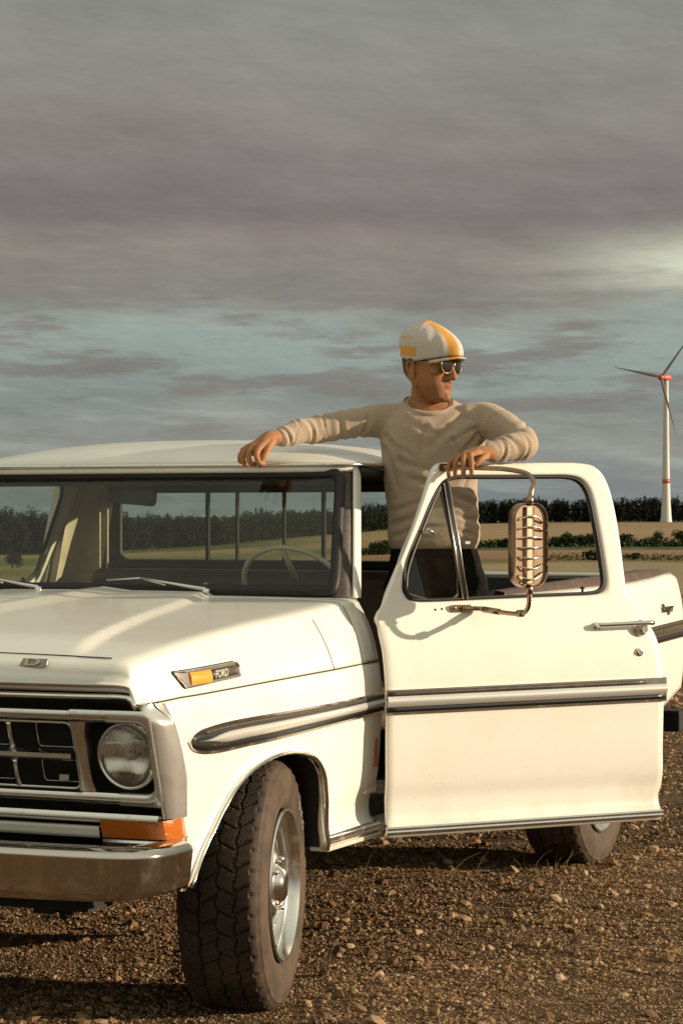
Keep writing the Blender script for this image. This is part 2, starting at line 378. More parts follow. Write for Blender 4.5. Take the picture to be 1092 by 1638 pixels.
# loose stones: one uncountable layer
def stones(name, regions, mat):
    t = (1+sqrt(5))/2
    ico = np.array([(-1,t,0),(1,t,0),(-1,-t,0),(1,-t,0),(0,-1,t),(0,1,t),(0,-1,-t),(0,1,-t),(t,0,-1),(t,0,1),(-t,0,-1),(-t,0,1)])/sqrt(1+t*t)
    F_ = np.array([(0,11,5),(0,5,1),(0,1,7),(0,7,10),(0,10,11),(1,5,9),(5,11,4),(11,10,2),(10,7,6),(7,1,8),(3,9,4),(3,4,2),(3,2,6),(3,6,8),(3,8,9),(4,9,5),(2,4,11),(6,2,10),(8,6,7),(9,8,1)])
    VV = []; FF = []; off = 0
    for (l0, l1, d0, d1, n, s0, s1, pw) in regions:
        lat = rng.uniform(l0, l1, n); dep = rng.uniform(d0, d1, n)
        # clumpy density
        keep = np.array([noise.noise((a*1.7, b_*1.7, 0))+.5*noise.noise((a*6, b_*6, 3)) > -.28+.45*rng.random()-.2 for a, b_ in zip(lat, dep)]) if n < 90000 else np.ones(n, bool)
        lat = lat[keep]; dep = dep[keep]; n = len(lat)
        s = s0+(s1-s0)*rng.random(n)**pw
        v = ico[None]*(1+rng.uniform(-.28, .28, (n, 12, 1)))
        v = v*np.stack([rng.uniform(.7, 1.3, n), rng.uniform(.7, 1.3, n), rng.uniform(.45, .85, n)], 1)[:, None, :]
        a = rng.uniform(0, 2*pi, n); c, s_ = np.cos(a)[:, None], np.sin(a)[:, None]
        tl = rng.uniform(-.5, .5, n)[:, None]
        x = v[..., 0]*c-v[..., 1]*s_; y = v[..., 0]*s_+v[..., 1]*c; z = v[..., 2]+x*tl
        w = np.stack([x, y, z], -1)*s[:, None, None]
        w[..., 0] += (CAM.x+lat*R.x+dep*V.x)[:, None]; w[..., 1] += (CAM.y+lat*R.y+dep*V.y)[:, None]; w[..., 2] += (s*.22+np.array([hump(a, b_) for a, b_ in zip(lat, dep)]))[:, None]
        VV.append(w.reshape(-1, 3)); FF.append((F_[None]+12*np.arange(n)[:, None, None]+off).reshape(-1, 3)); off += 12*n
    VV = np.concatenate(VV); FF = np.concatenate(FF)
    me = bpy.data.meshes.new(name); me.vertices.add(len(VV)); me.vertices.foreach_set('co', VV.ravel().astype('f'))
    me.loops.add(FF.size); me.loops.foreach_set('vertex_index', FF.ravel().astype('i')); me.polygons.add(len(FF))
    me.polygons.foreach_set('loop_start', (np.arange(len(FF))*3).astype('i')); me.polygons.foreach_set('loop_total', np.full(len(FF), 3, 'i'))
    me.polygons.foreach_set('use_smooth', np.zeros(len(FF), bool)); me.update(calc_edges=True); me.materials.append(mat)
    o = bpy.data.objects.new(name, me); COL.objects.link(o); return o
m, gg, p = new_mat('stone'); ri = gg.node('ShaderNodeNewGeometry').outputs['Random Per Island']; oc = gg.node('ShaderNodeTexCoord').outputs['Object']
c_ = gg.ramp(ri, [(0, (.075, .042, .019, 1)), (.35, (.215, .128, .063, 1)), (.7, (.36, .225, .120, 1)), (.9, (.46, .32, .195, 1)), (.98, (.50, .38, .26, 1)), (1, (.34, .12, .035, 1))])
c_ = gg.mix(gg.m('MULTIPLY', gg.noise(oc, 300, 3, .6), .5), c_, (.13, .075, .035, 1))
gg.put(p.inputs['Base Color'], c_); p.inputs['Roughness'].default_value = .9; p.inputs['Specular IOR Level'].default_value = .2
MAT['stone'] = m
st = stones('gravel', [(-1.7, 1.9, 6.9, 11, 95000, .0018, .0055, 1.6), (-1.7, 1.9, 6.9, 11, 30000, .0035, .0105, 3.0), (-1.7, 1.9, 6.9, 11, 1500, .009, .026, 3.0), (-3.4, -1.7, 6.9, 11, 12000, .004, .014, 3.0), (1.9, 3.4, 6.9, 11, 12000, .004, .014, 3.0), (-3.5, 4.5, 11, 18, 42000, .005, .016, 2.5), (.5, 4.5, 10.5, 26, 2600, .012, .035, 3), (-5, 5, 3, 6.9, 20000, .005, .016, 3), (-9, 12, 18, 32, 36000, .010, .030, 2.5), (-14, 18, 32, 47, 22000, .018, .042, 2.5)], MAT['stone'])
tag(st, 'loose brown stones and gravel covering the parking lot', 'gravel', None, 'stuff')

# dry stalks lying on and standing out of the gravel
mb = MB(); rr = random.Random(3)
def W2(lat, dep, z): return Wp(lat, dep, z)
for (l0, d0, n, hh) in ((.86, 10.2, 12, .13), (.42, 10.0, 5, .10), (-.1, 8.1, 3, .10), (-.9, 7.25, 2, .08), (1.15, 12.5, 14, .10), (1.5, 14, 20, .12)):
    for k in range(n):
        a = rr.uniform(0, 2*pi); L_ = hh*rr.uniform(.5, 1.3); sp = .09 if n < 20 else .16
        lat = l0+rr.gauss(0, sp); dep = d0+rr.gauss(0, sp); tl = rr.uniform(.2, 1.3)
        pts = [W2(lat+cos(a)*L_*tl*q*q, dep+sin(a)*L_*tl*q*q, L_*q*(1.25-.35*q*tl)) for q in (0, .35, .7, 1)]
        mb.tube(pts, [.0018, .0015, .0011, .0005], 4, cap=False)
MAT['straw'] = pm('dry_stalk', (.20, .13, .055), .8, var=((.16, .14, .05), 9, .4, .6))
tag(obj('dry_grass', mb, MAT['straw'], recalc=False), 'thin dry grass stalks sticking out of the gravel', 'grass', None, 'stuff')

# ------------------------------------------------------------------ far wood, hedges, bushes
def foliage_mat(name, a, b_):
    m, gg, p = new_mat(name); ri = gg.node('ShaderNodeNewGeometry').outputs['Random Per Island']
    gg.put(p.inputs['Base Color'], gg.mix(ri, a, b_)); p.inputs['Roughness'].default_value = .8; p.inputs['Specular IOR Level'].default_value = .1
    return m
MAT['wood'] = foliage_mat('wood_foliage', (.007, .011, .006, 1), (.022, .028, .013, 1))
MAT['bush'] = foliage_mat('bush_foliage', (.012, .020, .007, 1), (.035, .050, .014, 1))
MAT['olive'] = foliage_mat('olive_foliage', (.05, .055, .015, 1), (.14, .12, .04, 1))
def clump(mb, c, r, n, s, rr, core=True):              # leaf-sized faces through an ellipsoid's volume
    c = Vector(c)
    for k in range(n):
        d = Vector((rr.gauss(0, 1), rr.gauss(0, 1), rr.gauss(0, 1))).normalized()*(rr.random()**.4)
        wob = 1+.25*noise.noise(d*2.3+c)
        q = c+Vector((d.x*r[0], d.y*r[1], d.z*r[2]))*wob
        a = Vector((rr.gauss(0, 1), rr.gauss(0, 1), rr.gauss(0, 1))).normalized(); b_ = a.cross(Vector((rr.gauss(0, 1), rr.gauss(0, 1), rr.gauss(0, 1)))).normalized()
        s_ = s*rr.uniform(.6, 1.4)
        mb.add([q-a*s_-b_*s_*.3, q+b_*s_*.8, q+a*s_-b_*s_*.3], [(0, 1, 2)], True)
rr = random.Random(5)
mb = MB()
for k in range(1500):
    a = rr.uniform(-.42, .42) if k > 800 else rr.uniform(-.17, .17)
    base = lin(a, [(-.15, 700), (-.05, 760), (.01, 880), (.06, 1000), (.14, 1020)])
    rowd = rr.choice((0, 0, 0, 1, 2, 3)); D_ = base+rowd*14+rr.uniform(-4, 4)
    lat, dep = D_*sin(a), D_*cos(a)
    h = rr.gauss(lin(a, [(-.15, 11.6), (-.06, 7.8), (.0, 8.0), (.06, 8.2), (.14, 8.6)]), .75)*(1+.03*rowd)*(1+.16*noise.noise((a*45, 0, 0))+.10*noise.noise((a*160, 3, 0)))
    z0 = tz(lat, dep); q = Wp(lat, dep, z0); wv = h*rr.uniform(.20, .34)
    conif = rr.random() < .5
    mb.tube([q, q+Vector((0, 0, h*.5))], [.25, .12], 4, cap=False)
    nseg = 5 if k < 1100 else 4
    for j in range(nseg):
        f = (j+.5)/nseg; ww = wv*((1.15-f) if conif else sqrt(max(.05, 1-(1.7*f-.85)**2)))
        clump(mb, q+Vector((rr.uniform(-.4, .4), rr.uniform(-.4, .4), h*(.08+.92*f))), (ww, ww, h*.14), 30, .48 if f < .8 else .36, rr)
fo = obj('forest', mb, MAT['wood'], recalc=False)
tag(fo, 'dark band of forest along the horizon beyond the fields', 'forest', None, 'stuff')
# hedge rows: long low growth at the field edges
def hedge(name, path, h, wd, dens, s, mat, label):
    mb = MB(); rr = random.Random(len(path)+int(h*10))
    base = None
    for (l0, d0), (l1, d1) in zip(path, path[1:]):
        L_ = sqrt((l1-l0)**2+(d1-d0)**2); n = int(L_/(wd*.8))+1
        for i in range(n):
            f = i/n; lat = l0+(l1-l0)*f; dep = d0+(d1-d0)*f
            hh = h*(.75+.45*noise.noise((lat*.05, dep*.05, h))+.25*rr.random())
            clump(mb, Wp(lat, dep, tz(lat, dep)+hh*.45), (wd, wd, hh*.6), dens, s, rr)
    o = obj(name, mb, mat, recalc=False); tag(o, label, 'hedge'); return o
hedge('hedge', [(28, 546), (95, 543)], 2.3, 2.6, 95, .36, MAT['bush'], 'long green hedge row crossing the far field behind the open door')
hedge('hedge', [(2, 420), (12.5, 420)], 1.5, 1.6, 90, .25, MAT['bush'], 'short low green hedge seen in the gap between windshield pillar and man')
hedge('hedge', [(11.2, 133), (30, 137)], .50, .7, 70, .07, MAT['olive'], 'pale olive verge of scrub just above the pickup bed')
def bush(px, D_, w_, h_, label, tall=False):
    lat = (px-546)/3867*D_; dep = D_; z0 = tz(lat, dep); rr = random.Random(int(px))
    w_ *= .8; h_ *= .85; t = empty('bush', Wp(lat, dep, z0)); tag(t, label, 'bush', 'bushes dotted along the field edges')
    f = MB()
    for k in range(6):
        clump(f, (rr.uniform(-.4, .4)*w_, rr.uniform(-.3, .3)*w_, h_*rr.uniform(.35, .7)), (w_*.38, w_*.38, h_*.36), 150, w_*.07, rr)
    obj('foliage', f, MAT['bush'], t, recalc=False)
    s = MB(); s.tube([(0, 0, -.2), (.05, 0, h_*.35), (0, .05, h_*.6)], [.12, .09, .05], 6); obj('stem', s, MAT['interior'], t)
for px, D_, w_, h_, lb in ((1001, 560, 3.6, 3.2, 'round dark bush just right of the open door frame'),
        (1050, 552, 2.6, 4.8, 'narrow upright bush left of the wind turbine foot'),
        (1040, 556, 1.6, 2.6, 'tiny shrub close beside the narrow upright bush'),
        (1090, 560, 4.0, 4.4, 'dark bush on the hedge at the right edge of the photo'),
        (902, 545, 4.2, 3.8, 'broad bush on the hedge right beside the door mirror'),
        (928, 545, 3.6, 3.4, 'bush on the hedge, second from the mirror inside the door window'),
        (947, 548, 3.0, 4.0, 'bush on the hedge against the inner edge of the door frame'),
        (803, 545, 3.0, 2.6, 'small bush on the hedge left of the door mirror'),
        (887, 548, 2.0, 2.6, 'little bush half hidden by the mirror edge'),
        (606, 418, 4.2, 3.2, 'bush seen between the white windshield pillar and the man'),
        (20, 300, 2.2, 2.6, 'bush low in the passenger window, leftmost in the photo'),
        (83, 310, 1.8, 2.0, 'small bush at the right edge of the passenger window'),
        (948, 134, 1.5, .75, 'olive scrub clump by the door frame just above the bed'),
        (1010, 134, .9, .5, 'low olive scrub above the bed, right of the door frame')):
    bush(px, D_, w_, h_, lb)

# ------------------------------------------------------------------ wind turbine
TD = 990; tl = (1064.5-546)/3867*TD; tq = Wp(tl, TD, tz(tl, TD)-.3)
turb = empty('wind_turbine', tq, YAW); tag(turb, 'tall white wind turbine with red bands and three blades standing in the field', 'wind turbine')
MAT['turb'] = pm('turbine_white', (.55, .53, .50), .5); MAT['turb_red'] = pm('turbine_red', (.50, .12, .07), .5); MAT['blade'] = pm('blade_grey', (.27, .22, .205), .55)
HH = 1.494+(828-604)/3867*TD-tq.z
mb = MB(); prof = [(0, 2.45), (3, 2.15), (8, 1.85), (16, 1.55), (30, 1.3), (HH-1.2, .95)]
mb.lathe([(h, r) for h, r in prof], 24, Matrix(((0, 1, 0), (0, 0, 1), (1, 0, 0)))); obj('tower', mb, MAT['turb'], turb)
mb = MB(); mb.lathe([(16.2, 1.54+.04), (16.2, 1.60), (18.0, 1.56), (18.0, 1.5)], 24, Matrix(((0, 1, 0), (0, 0, 1), (1, 0, 0)))); obj('red_band', mb, MAT['turb_red'], turb)
hub = Vector((0, -1.6, HH)); rotz = Matrix.Rotation(radians(-44), 3, 'Z')
mb = MB(); mb.ball((0, 0, HH), (1.35, 3.6, 1.35), 16, 10, rotz); obj('nacelle', mb, MAT['turb_red'], turb)
hubp = rotz @ Vector((0, -3.6, 0))+Vector((0, 0, HH)); mb = MB(); mb.ball(hubp, (1.3, 1.3, 1.3), 14, 10); obj('hub', mb, MAT['turb_red'], turb)
for a in (168, 288, 48):
    mb = MB(); L_ = 24.5; rows = []
    for i in range(13):
        f = i/12; ch = .72*lin(f, [(0, .55), (.12, .95), (.25, 1.0), (.6, .6), (1, .15)]); th = ch*.22+.05
        row = []
        for j in range(10):
            t_ = 2*pi*j/10; row.append(Vector((cos(t_)*ch*.9+ch*.2, sin(t_)*th, f*L_)))
        rows.append(row)
    mb.grid(rows, closed_u=True)
    M_ = rotz @ Matrix.Rotation(-radians(a-90), 3, 'Y')
    mb.xf(lambda p: M_ @ p+hubp); obj('blade', mb, MAT['blade'], turb)
# ------------------------------------------------------------------ the pickup (X to its left side, Y to its tail, Z up)
truck = empty('pickup_truck', (0, 0, 0)); tag(truck, 'cream white vintage pickup truck with chrome grille and its driver door standing open', 'pickup truck')
TC = Matrix.Identity(4)
SX = [(.44, .975), (.47, .982), (.50, .958), (.55, .952), (.62, .978), (.785, .995), (.88, 1.0), (.95, .998), (1.018, .988), (1.098, .970), (1.173, .938), (1.236, .900)]
def side_x(z, Y=.78):
    t = itp(z, SX)
    if .44 < z < .66 and Y < .75:
        w_ = .25+.75*sstep(Y, .40, .75); t = t+(1-w_)*(lin(z, [(.44, .978), (.62, .984), (.66, .984)])-t)*(1-sstep(z, .60, .66))
    return t-(.05*max(0, (-.50-Y)/.28)**2 if Y < -.5 else 0)
def MX(sg): return (lambda p: p) if sg > 0 else (lambda p: Vector((-p.x, p.y, p.z)))
ARCH = [(-.60, .445), (-.58, .452), (-.522, .517), (-.444, .600), (-.384, .658), (-.323, .706), (-.22, .748), (-.093, .772), (.0, .777), (.084, .772), (.20, .752), (.262, .72), (.307, .672), (.335, .60), (.345, .54), (.348, .44)]
def arch_z(Y):
    return lin(Y, ARCH) if -.58 < Y < .348 else .445
def seam_z(Y): return lin(Y, [(-.78, .980), (-.62, .992), (.41, 1.01), (.78, 1.019)])
FRY = [(.44, -.60), (.60, -.63), (.775, -.63), (.911, -.69), (.99, -.775)]
sides = ((1, 'driver'), (-1, 'passenger'))
for sg, nm in sides:
    f = MX(sg)
    ys = sorted(set([-.78+.02*i for i in range(10)]+[a for a, _ in ARCH]+[-.58+.009*i for i in range(104)]+[.36+.02*i for i in range(21)]+[.775]))
    mb = MB(); rows = []
    for Y in ys:
        top = seam_z(Y); bot = arch_z(Y); row = []
        for i in range(31):
            t = i/30; z = bot+(top-bot)*t
            yy = max(Y, lin(z, FRY)) if Y < -.55 else Y
            x = side_x(z, yy)
            if -.62 < yy < .40:                        # rolled flare round the opening
                d = z-bot
                if bot > .46: x += .010*exp(-(d/.02)**2)
            row.append(f(Vector((x, yy, z))))
        rows.append(row)
    mb.grid(rows); fen = obj('front_fender', mb, MAT['paint'], truck, solid=.012)
    if sg < 0:
        for md in fen.modifiers: md.offset = -1
    # bright lip round the wheel opening
    mb = MB(); pts = [f(Vector((side_x(z, y)+.012, y, z))) for y, z in [(a, b-.002) for a, b in crom([Vector((a, b, 0)).xy.to_3d() for a, b in ARCH[1:]], 3) for a, b in [(a, b)]]] if False else [f(Vector((side_x(q.y, q.x)+.012, q.x, q.y+.003))) for q in crom([(a, b, 0) for a, b in ARCH[1:]], 3)]
    mb.tube(pts, [(.013, .007)]*len(pts), 8); obj('wheel_arch_trim', mb, MAT['chrome'], fen)
    # dark wheel housing
    mb = MB(); rows = []
    for a, b in ARCH: rows.append([f(Vector((x, a, b+.012))) for x in (side_x(b+.02, a)-.01, .85, .7, .56)])
    mb.grid(rows); mb.poly([f(Vector((.56, a, b+.012))) for a, b in ARCH], f(Vector((-.01, 0, 0))))
    obj('wheel_housing', mb, MAT['black'], truck)
    # bright rocker strip behind the wheel and its flange
    mb = MB(); rows = []
    for Y in [.352+.0429*i for i in range(11)]:
        rows.append([f(Vector((side_x(.5)-.0+o, Y, z))) for o, z in ((.002, .487), (.030, .484), (.034, .474), (.030, .470), (.034, .464), (.032, .456), (.012, .452))])
    mb.grid(rows); obj('rocker_trim', mb, MAT['alum'], fen)
    mb = MB(); mb.poly([f(Vector((.93, .35, .451))), f(Vector((.995, .35, .451))), f(Vector((.995, .79, .451))), f(Vector((.93, .79, .451)))], (0, 0, -.014)); obj('rocker_flange', mb, MAT['paint'], fen, bevel=.003)
# hood, nose and cowl: one section swept along the truck
def ztop(Y): return itp(Y, [(-.80, 1.116), (-.6, 1.150), (-.2, 1.186), (.3, 1.215), (.64, 1.234), (.78, 1.240)])
def ridge_x(Y): return lin(Y, [(-.80, .745), (.70, .40)])
def section(Y, n_top=44):
    z0 = seam_z(Y); zt = ztop(Y); zs = zt-.036; out = []
    for i in range(15):
        z = z0+(zs-z0)*i/14; out.append((side_x(z, Y), z))
    xs = side_x(zs, Y)
    for a in (15, 30, 45, 60, 75, 88):
        a = radians(a); out.append((xs-.055*(1-cos(a)), zs+.022*sin(a)))
    x1, z1 = out[-1]
    for i in range(1, n_top+1):
        x = x1*(1-i/n_top); t = x/x1
        base = z1+(zt-.004-z1)*(1-t**2.2)
        fade = sstep(Y, -.80, -.66)
        rr_ = ridge_x(Y)
        base += .013*sstep(rr_+.014-x, 0, .028)*fade - .013*fade*(1 if False else 0)
        base += .012*max(0, 1-x/.11)*fade*sstep(Y, -.8, -.3) if x < .11 else 0
        out.append((x, base))
    return out
def sweep(ylist):
    rows = []
    for Y in ylist:
        s = section(Y); rows.append([Vector((x, Y, z)) for x, z in s]+[Vector((-x, Y, z)) for x, z in reversed(s[:-1])])
    return rows
hoodY = [-.778+.0197*i for i in range(73)]
mb = MB(); nose = []
s0 = sweep([-.78])[0]
for Yp, zp in ((-.872, 1.020), (-.884, 1.030), (-.892, 1.045), (-.892, 1.040), (-.886, 1.078), (-.874, 1.091), (-.855, 1.102), (-.830, 1.110), (-.805, 1.1135)):
    row = []
    for q in s0:
        h = max(0, (q.z-.980)/(ztop(-.78)-.980)); k = abs(q.x)/.995
        row.append(Vector((q.x*(1-.008*(1-h)), -.78+(Yp+.78)*max(0, 1-min(1, k)**4.2), .980+h*(zp-.980)+(.0))))
    nose.append(row)
mb.grid(nose+sweep(hoodY)); hood = npn = obj('hood', mb, MAT['paint'], truck, solid=.006)
mb = MB(); mb.grid(sweep([.647, .67, .70, .735, .775])); cowl = obj('cowl_panel', mb, MAT['paint'], truck, solid=.006)
# panel gaps
def gap(pts, parent, r=.0022): mb = MB(); mb.tube(pts, r, 6); return obj('panel_gap', mb, MAT['black'], parent)
s_ = [q for q in sweep([-.7815])[0]]
gap([q+Vector((0, 0, .001)) for q in s_ if abs(q.x) < .86 and q.z > 1.0], hood, .0016)
for sg in (1, -1):
    f = MX(sg)
    gap([f(Vector((side_x(seam_z(Y), Y)+.0008, Y, seam_z(Y)))) for Y in [-.775+.05*i for i in range(31)]+[.775]], hood, .0022)
    gap([f(Vector((side_x(z)+.0005, lin(z, [(1.01, .412), (1.17, .352)]), z))) for z in [1.01+.02*i for i in range(9)]], hood, .0018)
# inner door-opening face of the cowl
for sg in (1, -1):
    f = MX(sg); mb = MB(); zs_ = [.45+.03*i for i in range(27)]
    mb.grid([[f(Vector((side_x(z)-.001, .775, z))), f(Vector((side_x(z)-.02, .783, z))), f(Vector((side_x(z)-.10, .79, z))), f(Vector((side_x(z)-.11, .86, z)))] for z in zs_])
    obj('door_jamb', mb, MAT['paint'], truck)
# chrome lip under the nose
mb = MB(); lp = nose[0]; path = [Vector((q.x*1.0, q.y-.004, q.z-.012)) for q in lp if q.z > .981 or abs(q.x) > .9]
mb.tube(path, [(.008, .0125)]*len(path), 8); obj('hood_lip_trim', mb, MAT['chrome'], npn)
# raised letters across the nose
def text_mesh(s, size, ext, bev=0, width=1.0):
    c = bpy.data.curves.new('lettering', 'FONT'); c.body = s; c.size = size; c.extrude = ext; c.bevel_depth = bev; c.align_x = 'CENTER'; c.align_y = 'CENTER'; c.resolution_u = 3
    o = bpy.data.objects.new('lettering', c); COL.objects.link(o); dg = bpy.context.evaluated_depsgraph_get(); dg.update()
    me = bpy.data.meshes.new_from_object(o.evaluated_get(dg)); bpy.data.objects.remove(o); bpy.data.curves.remove(c)
    for v in me.vertices: v.co.x *= width
    return me
for ch, x in (('F', -.645), ('O', -.215), ('R', .215), ('D', .645)):
    zc = 1.088; yn = -.888+(.78-.888)*0
    k = abs(x)/.96; yy = -.78+(-.878+.78)*(1-k**4.2)
    mt = Matrix.Translation((x, yy+.004, zc+.002)) @ Matrix.Rotation(radians(62), 4, 'X')
    pl = MB(); pl.poly([mt @ Vector(q) for q in ((-.043, -.012, 0), (.036, -.012, 0), (.046, -.004, 0), (.046, .015, 0), (-.034, .015, 0))], mt.to_3x3() @ Vector((0, 0, .004)))
    po = obj('badge', pl, MAT['pot_metal'], truck, bevel=.0012)
    me = text_mesh(ch, .031, .0022, .0004, 2.3); me.transform(mt @ Matrix.Translation((0, .0015, .0055)))
    obj('letter', me, MAT['ivory'], po, recalc=False)
# --- grille and lamps: the face leans back towards the bottom
def yf(z): return -.84+(1-z)*.32
mb = MB(); mb.poly([(-.985, yf(.98)+.09, .98), (.985, yf(.98)+.09, .98), (.985, yf(.60)+.09, .60), (-.985, yf(.60)+.09, .60)], (0, .02, 0)); 
mb.poly([(-.93, yf(.985)+.03, .985), (.93, yf(.985)+.03, .985), (.93, yf(.985)+.10, .985), (-.93, yf(.985)+.10, .985)], (0, 0, .01))
obj('grille_back', mb, MAT['black'], truck)
grille = MB()
def hbar(mb, z0, z1, x0, x1, out, cap=0, n=16):
    rows = []
    for i in range(n+1):
        x = x0+(x1-x0)*i/n
        rows.append([Vector((x, yf(z0)+.03, z0)), Vector((x, yf(z0)-out*.3, z0)), Vector((x, yf((z0+z1)/2)-out, z0+(z1-z0)*.35)), Vector((x, yf((z0+z1)/2)-out, z0+(z1-z0)*.7)), Vector((x, yf(z1)-out*.3, z1)), Vector((x, yf(z1)+.03, z1))])
    mb.grid(rows)
hbar(grille, .934, .962, -.745, .745, .010); hbar(grille, .700, .728, -.745, .745, .010)
for sg in (1, -1):
    hbar(grille, .932, .966, sg*.7455, sg*.865, .012); hbar(grille, .698, .731, sg*.7455, sg*.865, .012)
gr_o = obj('grille_surround', grille, MAT['alum'], truck, auto=50)
mb = MB(); hbar(mb, .645, .672, -.974, .974, .012); obj('lower_grille_bar', mb, MAT['chrome'], gr_o, auto=50)
mb = MB(); hbar(mb, .598, .630, -.775, .775, .0); obj('valance', mb, MAT['paint'], truck)
for sg in (1, -1):
    f = MX(sg); mb = MB(); rows = []
    for z in [.985-.01*i for i in range(33)]:
        b_ = .010*sin(pi*min(1, max(0, (.985-z)/.32)))**.7; top = sstep(z, .985, .93); y0 = yf(z)
        low = sstep(.70, z, z) if False else 0
        pts = [Vector((.990, y0+.05, z)), Vector((.992, y0+.004, z)), Vector((1.000, y0-.006, z)), Vector((1.016, y0+.004, z)), Vector((1.028+b_*.4, y0+.030, z)), Vector((1.032+b_, y0+.07, z)), Vector((1.030+b_, lin(z, FRY)-.04, z)), Vector((1.012, lin(z, FRY)+.004, z)), Vector((.97, lin(z, FRY)+.02, z))]
        k = 1-.030*(1-top)
        rows.append([f(Vector(((p.x-.010)*(k+(1-k)*sstep(p.y, y0+.05, y0+.10)), p.y+(.012*(1-top)), p.z))) for p in crom(pts, 3)])
    mb.grid(rows)
    inn = [(.86, .931), (.90, .931), (.935, .931)]+[(.947+.031*sin(radians(a)), .900+.031*cos(radians(a))) for a in (0, 18, 36, 54, 72, 90)]+[(.978, .87), (.978, .83), (.978, .79)]+[(.947+.031*cos(radians(a)), .763-.031*sin(radians(a))) for a in (0, 18, 36, 54, 72, 90)]+[(.935, .732), (.90, .732), (.86, .732)]
    def outp(q):
        x, z = q
        if x < .936: return (x, .967 if z > .83 else .697)
        if abs(z-.8315) < .069: return (.9965, z)
        dx, dz = (x-.947)/.031, (z-.900 if z > .83 else z-.763)/.031
        k = 1/max(abs(dx), abs(dz)); return (.947+dx*k*.0495 if abs(dx)*k > .02 else x, (.900 if z > .83 else .763)+dz*k*.067)
    rows = [[], [], [], [], []]
    for q in inn:
        o_ = outp(q)
        for r_, (t, d_) in enumerate(((0, -.03), (0, .003), (.12, .0105), (.85, .012), (1, .004))):
            x = q[0]+(o_[0]-q[0])*t; z = q[1]+(o_[1]-q[1])*t; rows[r_].append(f(Vector((x, yf(z)-d_, z))))
    mb.grid(rows)
    obj('headlamp_bezel', mb, MAT['bezel'], truck)
    mb = MB()
    # upright between grille and lamp
    rows = []
    for i in range(9):
        z = .733+(.932-.733)*i/8; fl = .010*(abs(i-4)/4)**4
        rows.append([f(Vector((x, yf(z)-o, z))) for x, o in ((.744-fl, -.03), (.746-fl, .004), (.752, .008), (.774, .008), (.780+fl, .004), (.782+fl, -.03))])
    mb.grid(rows); obj('grille_post', mb, MAT['alum'], gr_o, auto=50)
    # headlamp
    hl = empty('headlight', (0, 0, 0), 0, truck); c = Vector((sg*.895, yf(.838)+.020, .838)); Mh = Matrix.Translation(c) @ Matrix.Rotation(radians(-90), 4, 'Z') @ Matrix.Rotation(radians(6), 4, 'Y')
    # axis +X of the lathe is turned to -Y
    mb = MB(); mb.lathe([(-.03, .0955), (.002, .0955), (.008, .092), (.006, .087), (-.004, .085)], 48, Mh); obj('lamp_ring', mb, MAT['alum'], hl)
    mb = MB(); mb.lathe([(-.050, .004), (-.048, .03), (-.036, .06), (-.014, .086)], 48, Mh); obj('reflector', mb, MAT['chrome'], hl)
    mb = MB(); mb.ball(Mh @ Vector((-.02, 0, 0)), (.014, .014, .014)); obj('bulb', mb, MAT['ivory'], hl)
    lens = MB(); rows = []
    for i in range(217):
        yy = -.0864+.1728*i/216; hz_ = sqrt(max(0, .0865**2-yy*yy)); row = []
        for j in range(15):
            zz_ = hz_*(-1+2*j/14); r = sqrt(yy*yy+zz_*zz_)
            fl = .0016*sin(yy*2*pi/.0066)*(1 if r < .080 else 0)*(1 if abs(zz_-.006) > .012 or abs(yy) > .02 else .2)
            row.append(Mh @ Vector((.018*(1-(r/.09)**2)+fl, yy, zz_)))
        rows.append(row)
    lens.grid(rows); obj('lens', lens, MAT['headglass'] if 'headglass' in MAT else MAT['lens'], hl)
    # side of nose: amber turn lamp wrapping the corner
    tl_ = empty('turn_signal', (0, 0, 0), 0, truck)
    mb = MB(); cx = [(.785, .0), (.79, -.012), (.90, -.014), (.955, -.006), (.978, .010), (.988, .040), (.992, .08), (.990, .11)]
    rows = [[f(Vector((x, yf(z)+o, z))) for x, o in cx] for z in (.598, .604, .63, .655, .662)]
    rows[0] = [p+Vector((0, .012, 0)) for p in rows[0]]; rows[-1] = [p+Vector((0, .012, 0)) for p in rows[-1]]
    mb.grid(rows); obj('lens', mb, MAT['amber_dark'], tl_, solid=.004, auto=35)
    mb = MB(); mb.grid([[f(Vector((x*1.002, yf(.59)+o-.004, z))) for x, o in cx] for z in (.582, .599)]); mb.grid([[f(Vector((x, yf(.66)+o+.006, z))) for x, o in cx] for z in (.661, .668)])
    obj('lamp_housing', mb, MAT['alum'], tl_, solid=.006)
    # grille half: fine bright outline, centre bar, posts, deep reflectors
    ins = empty('grille_insert', (0, 0, 0), 0, truck)
    mb = MB(); pts = [f(Vector((x, yf(z)+.016, z))) for x, z in rrect(.03, .738, .733, .926, .022)]; mb.tube(pts+[pts[0], pts[1]], [(.0042, .0042)]*(len(pts)+2), 6, cap=False); obj('outline', mb, MAT['alum'], ins)
    mb = MB(); rows = []
    for i in range(17):
        x = .0+.727*i/16; rows.append([f(Vector((x, yf(.83)+o, z))) for o, z in ((.035, .817), (.006, .818), (-.006, .826), (-.006, .838), (.006, .845), (.035, .846))])
    mb.grid(rows); obj('centre_bar', mb, MAT['alum'], ins, auto=50)
    for xx in (.20, .535):
        mb = MB()
        for za, zb in ((.742, .815), (.848, .923)):
            mb.tube([f(Vector((xx-.006+.004*abs(t-.5), yf(z)+.018, z))) for t, z in [(k/5, za+(zb-za)*k/5) for k in range(6)]], [.010, .0065, .005, .005, .0065, .010], 6)
        obj('post', mb, MAT['alum'], ins)
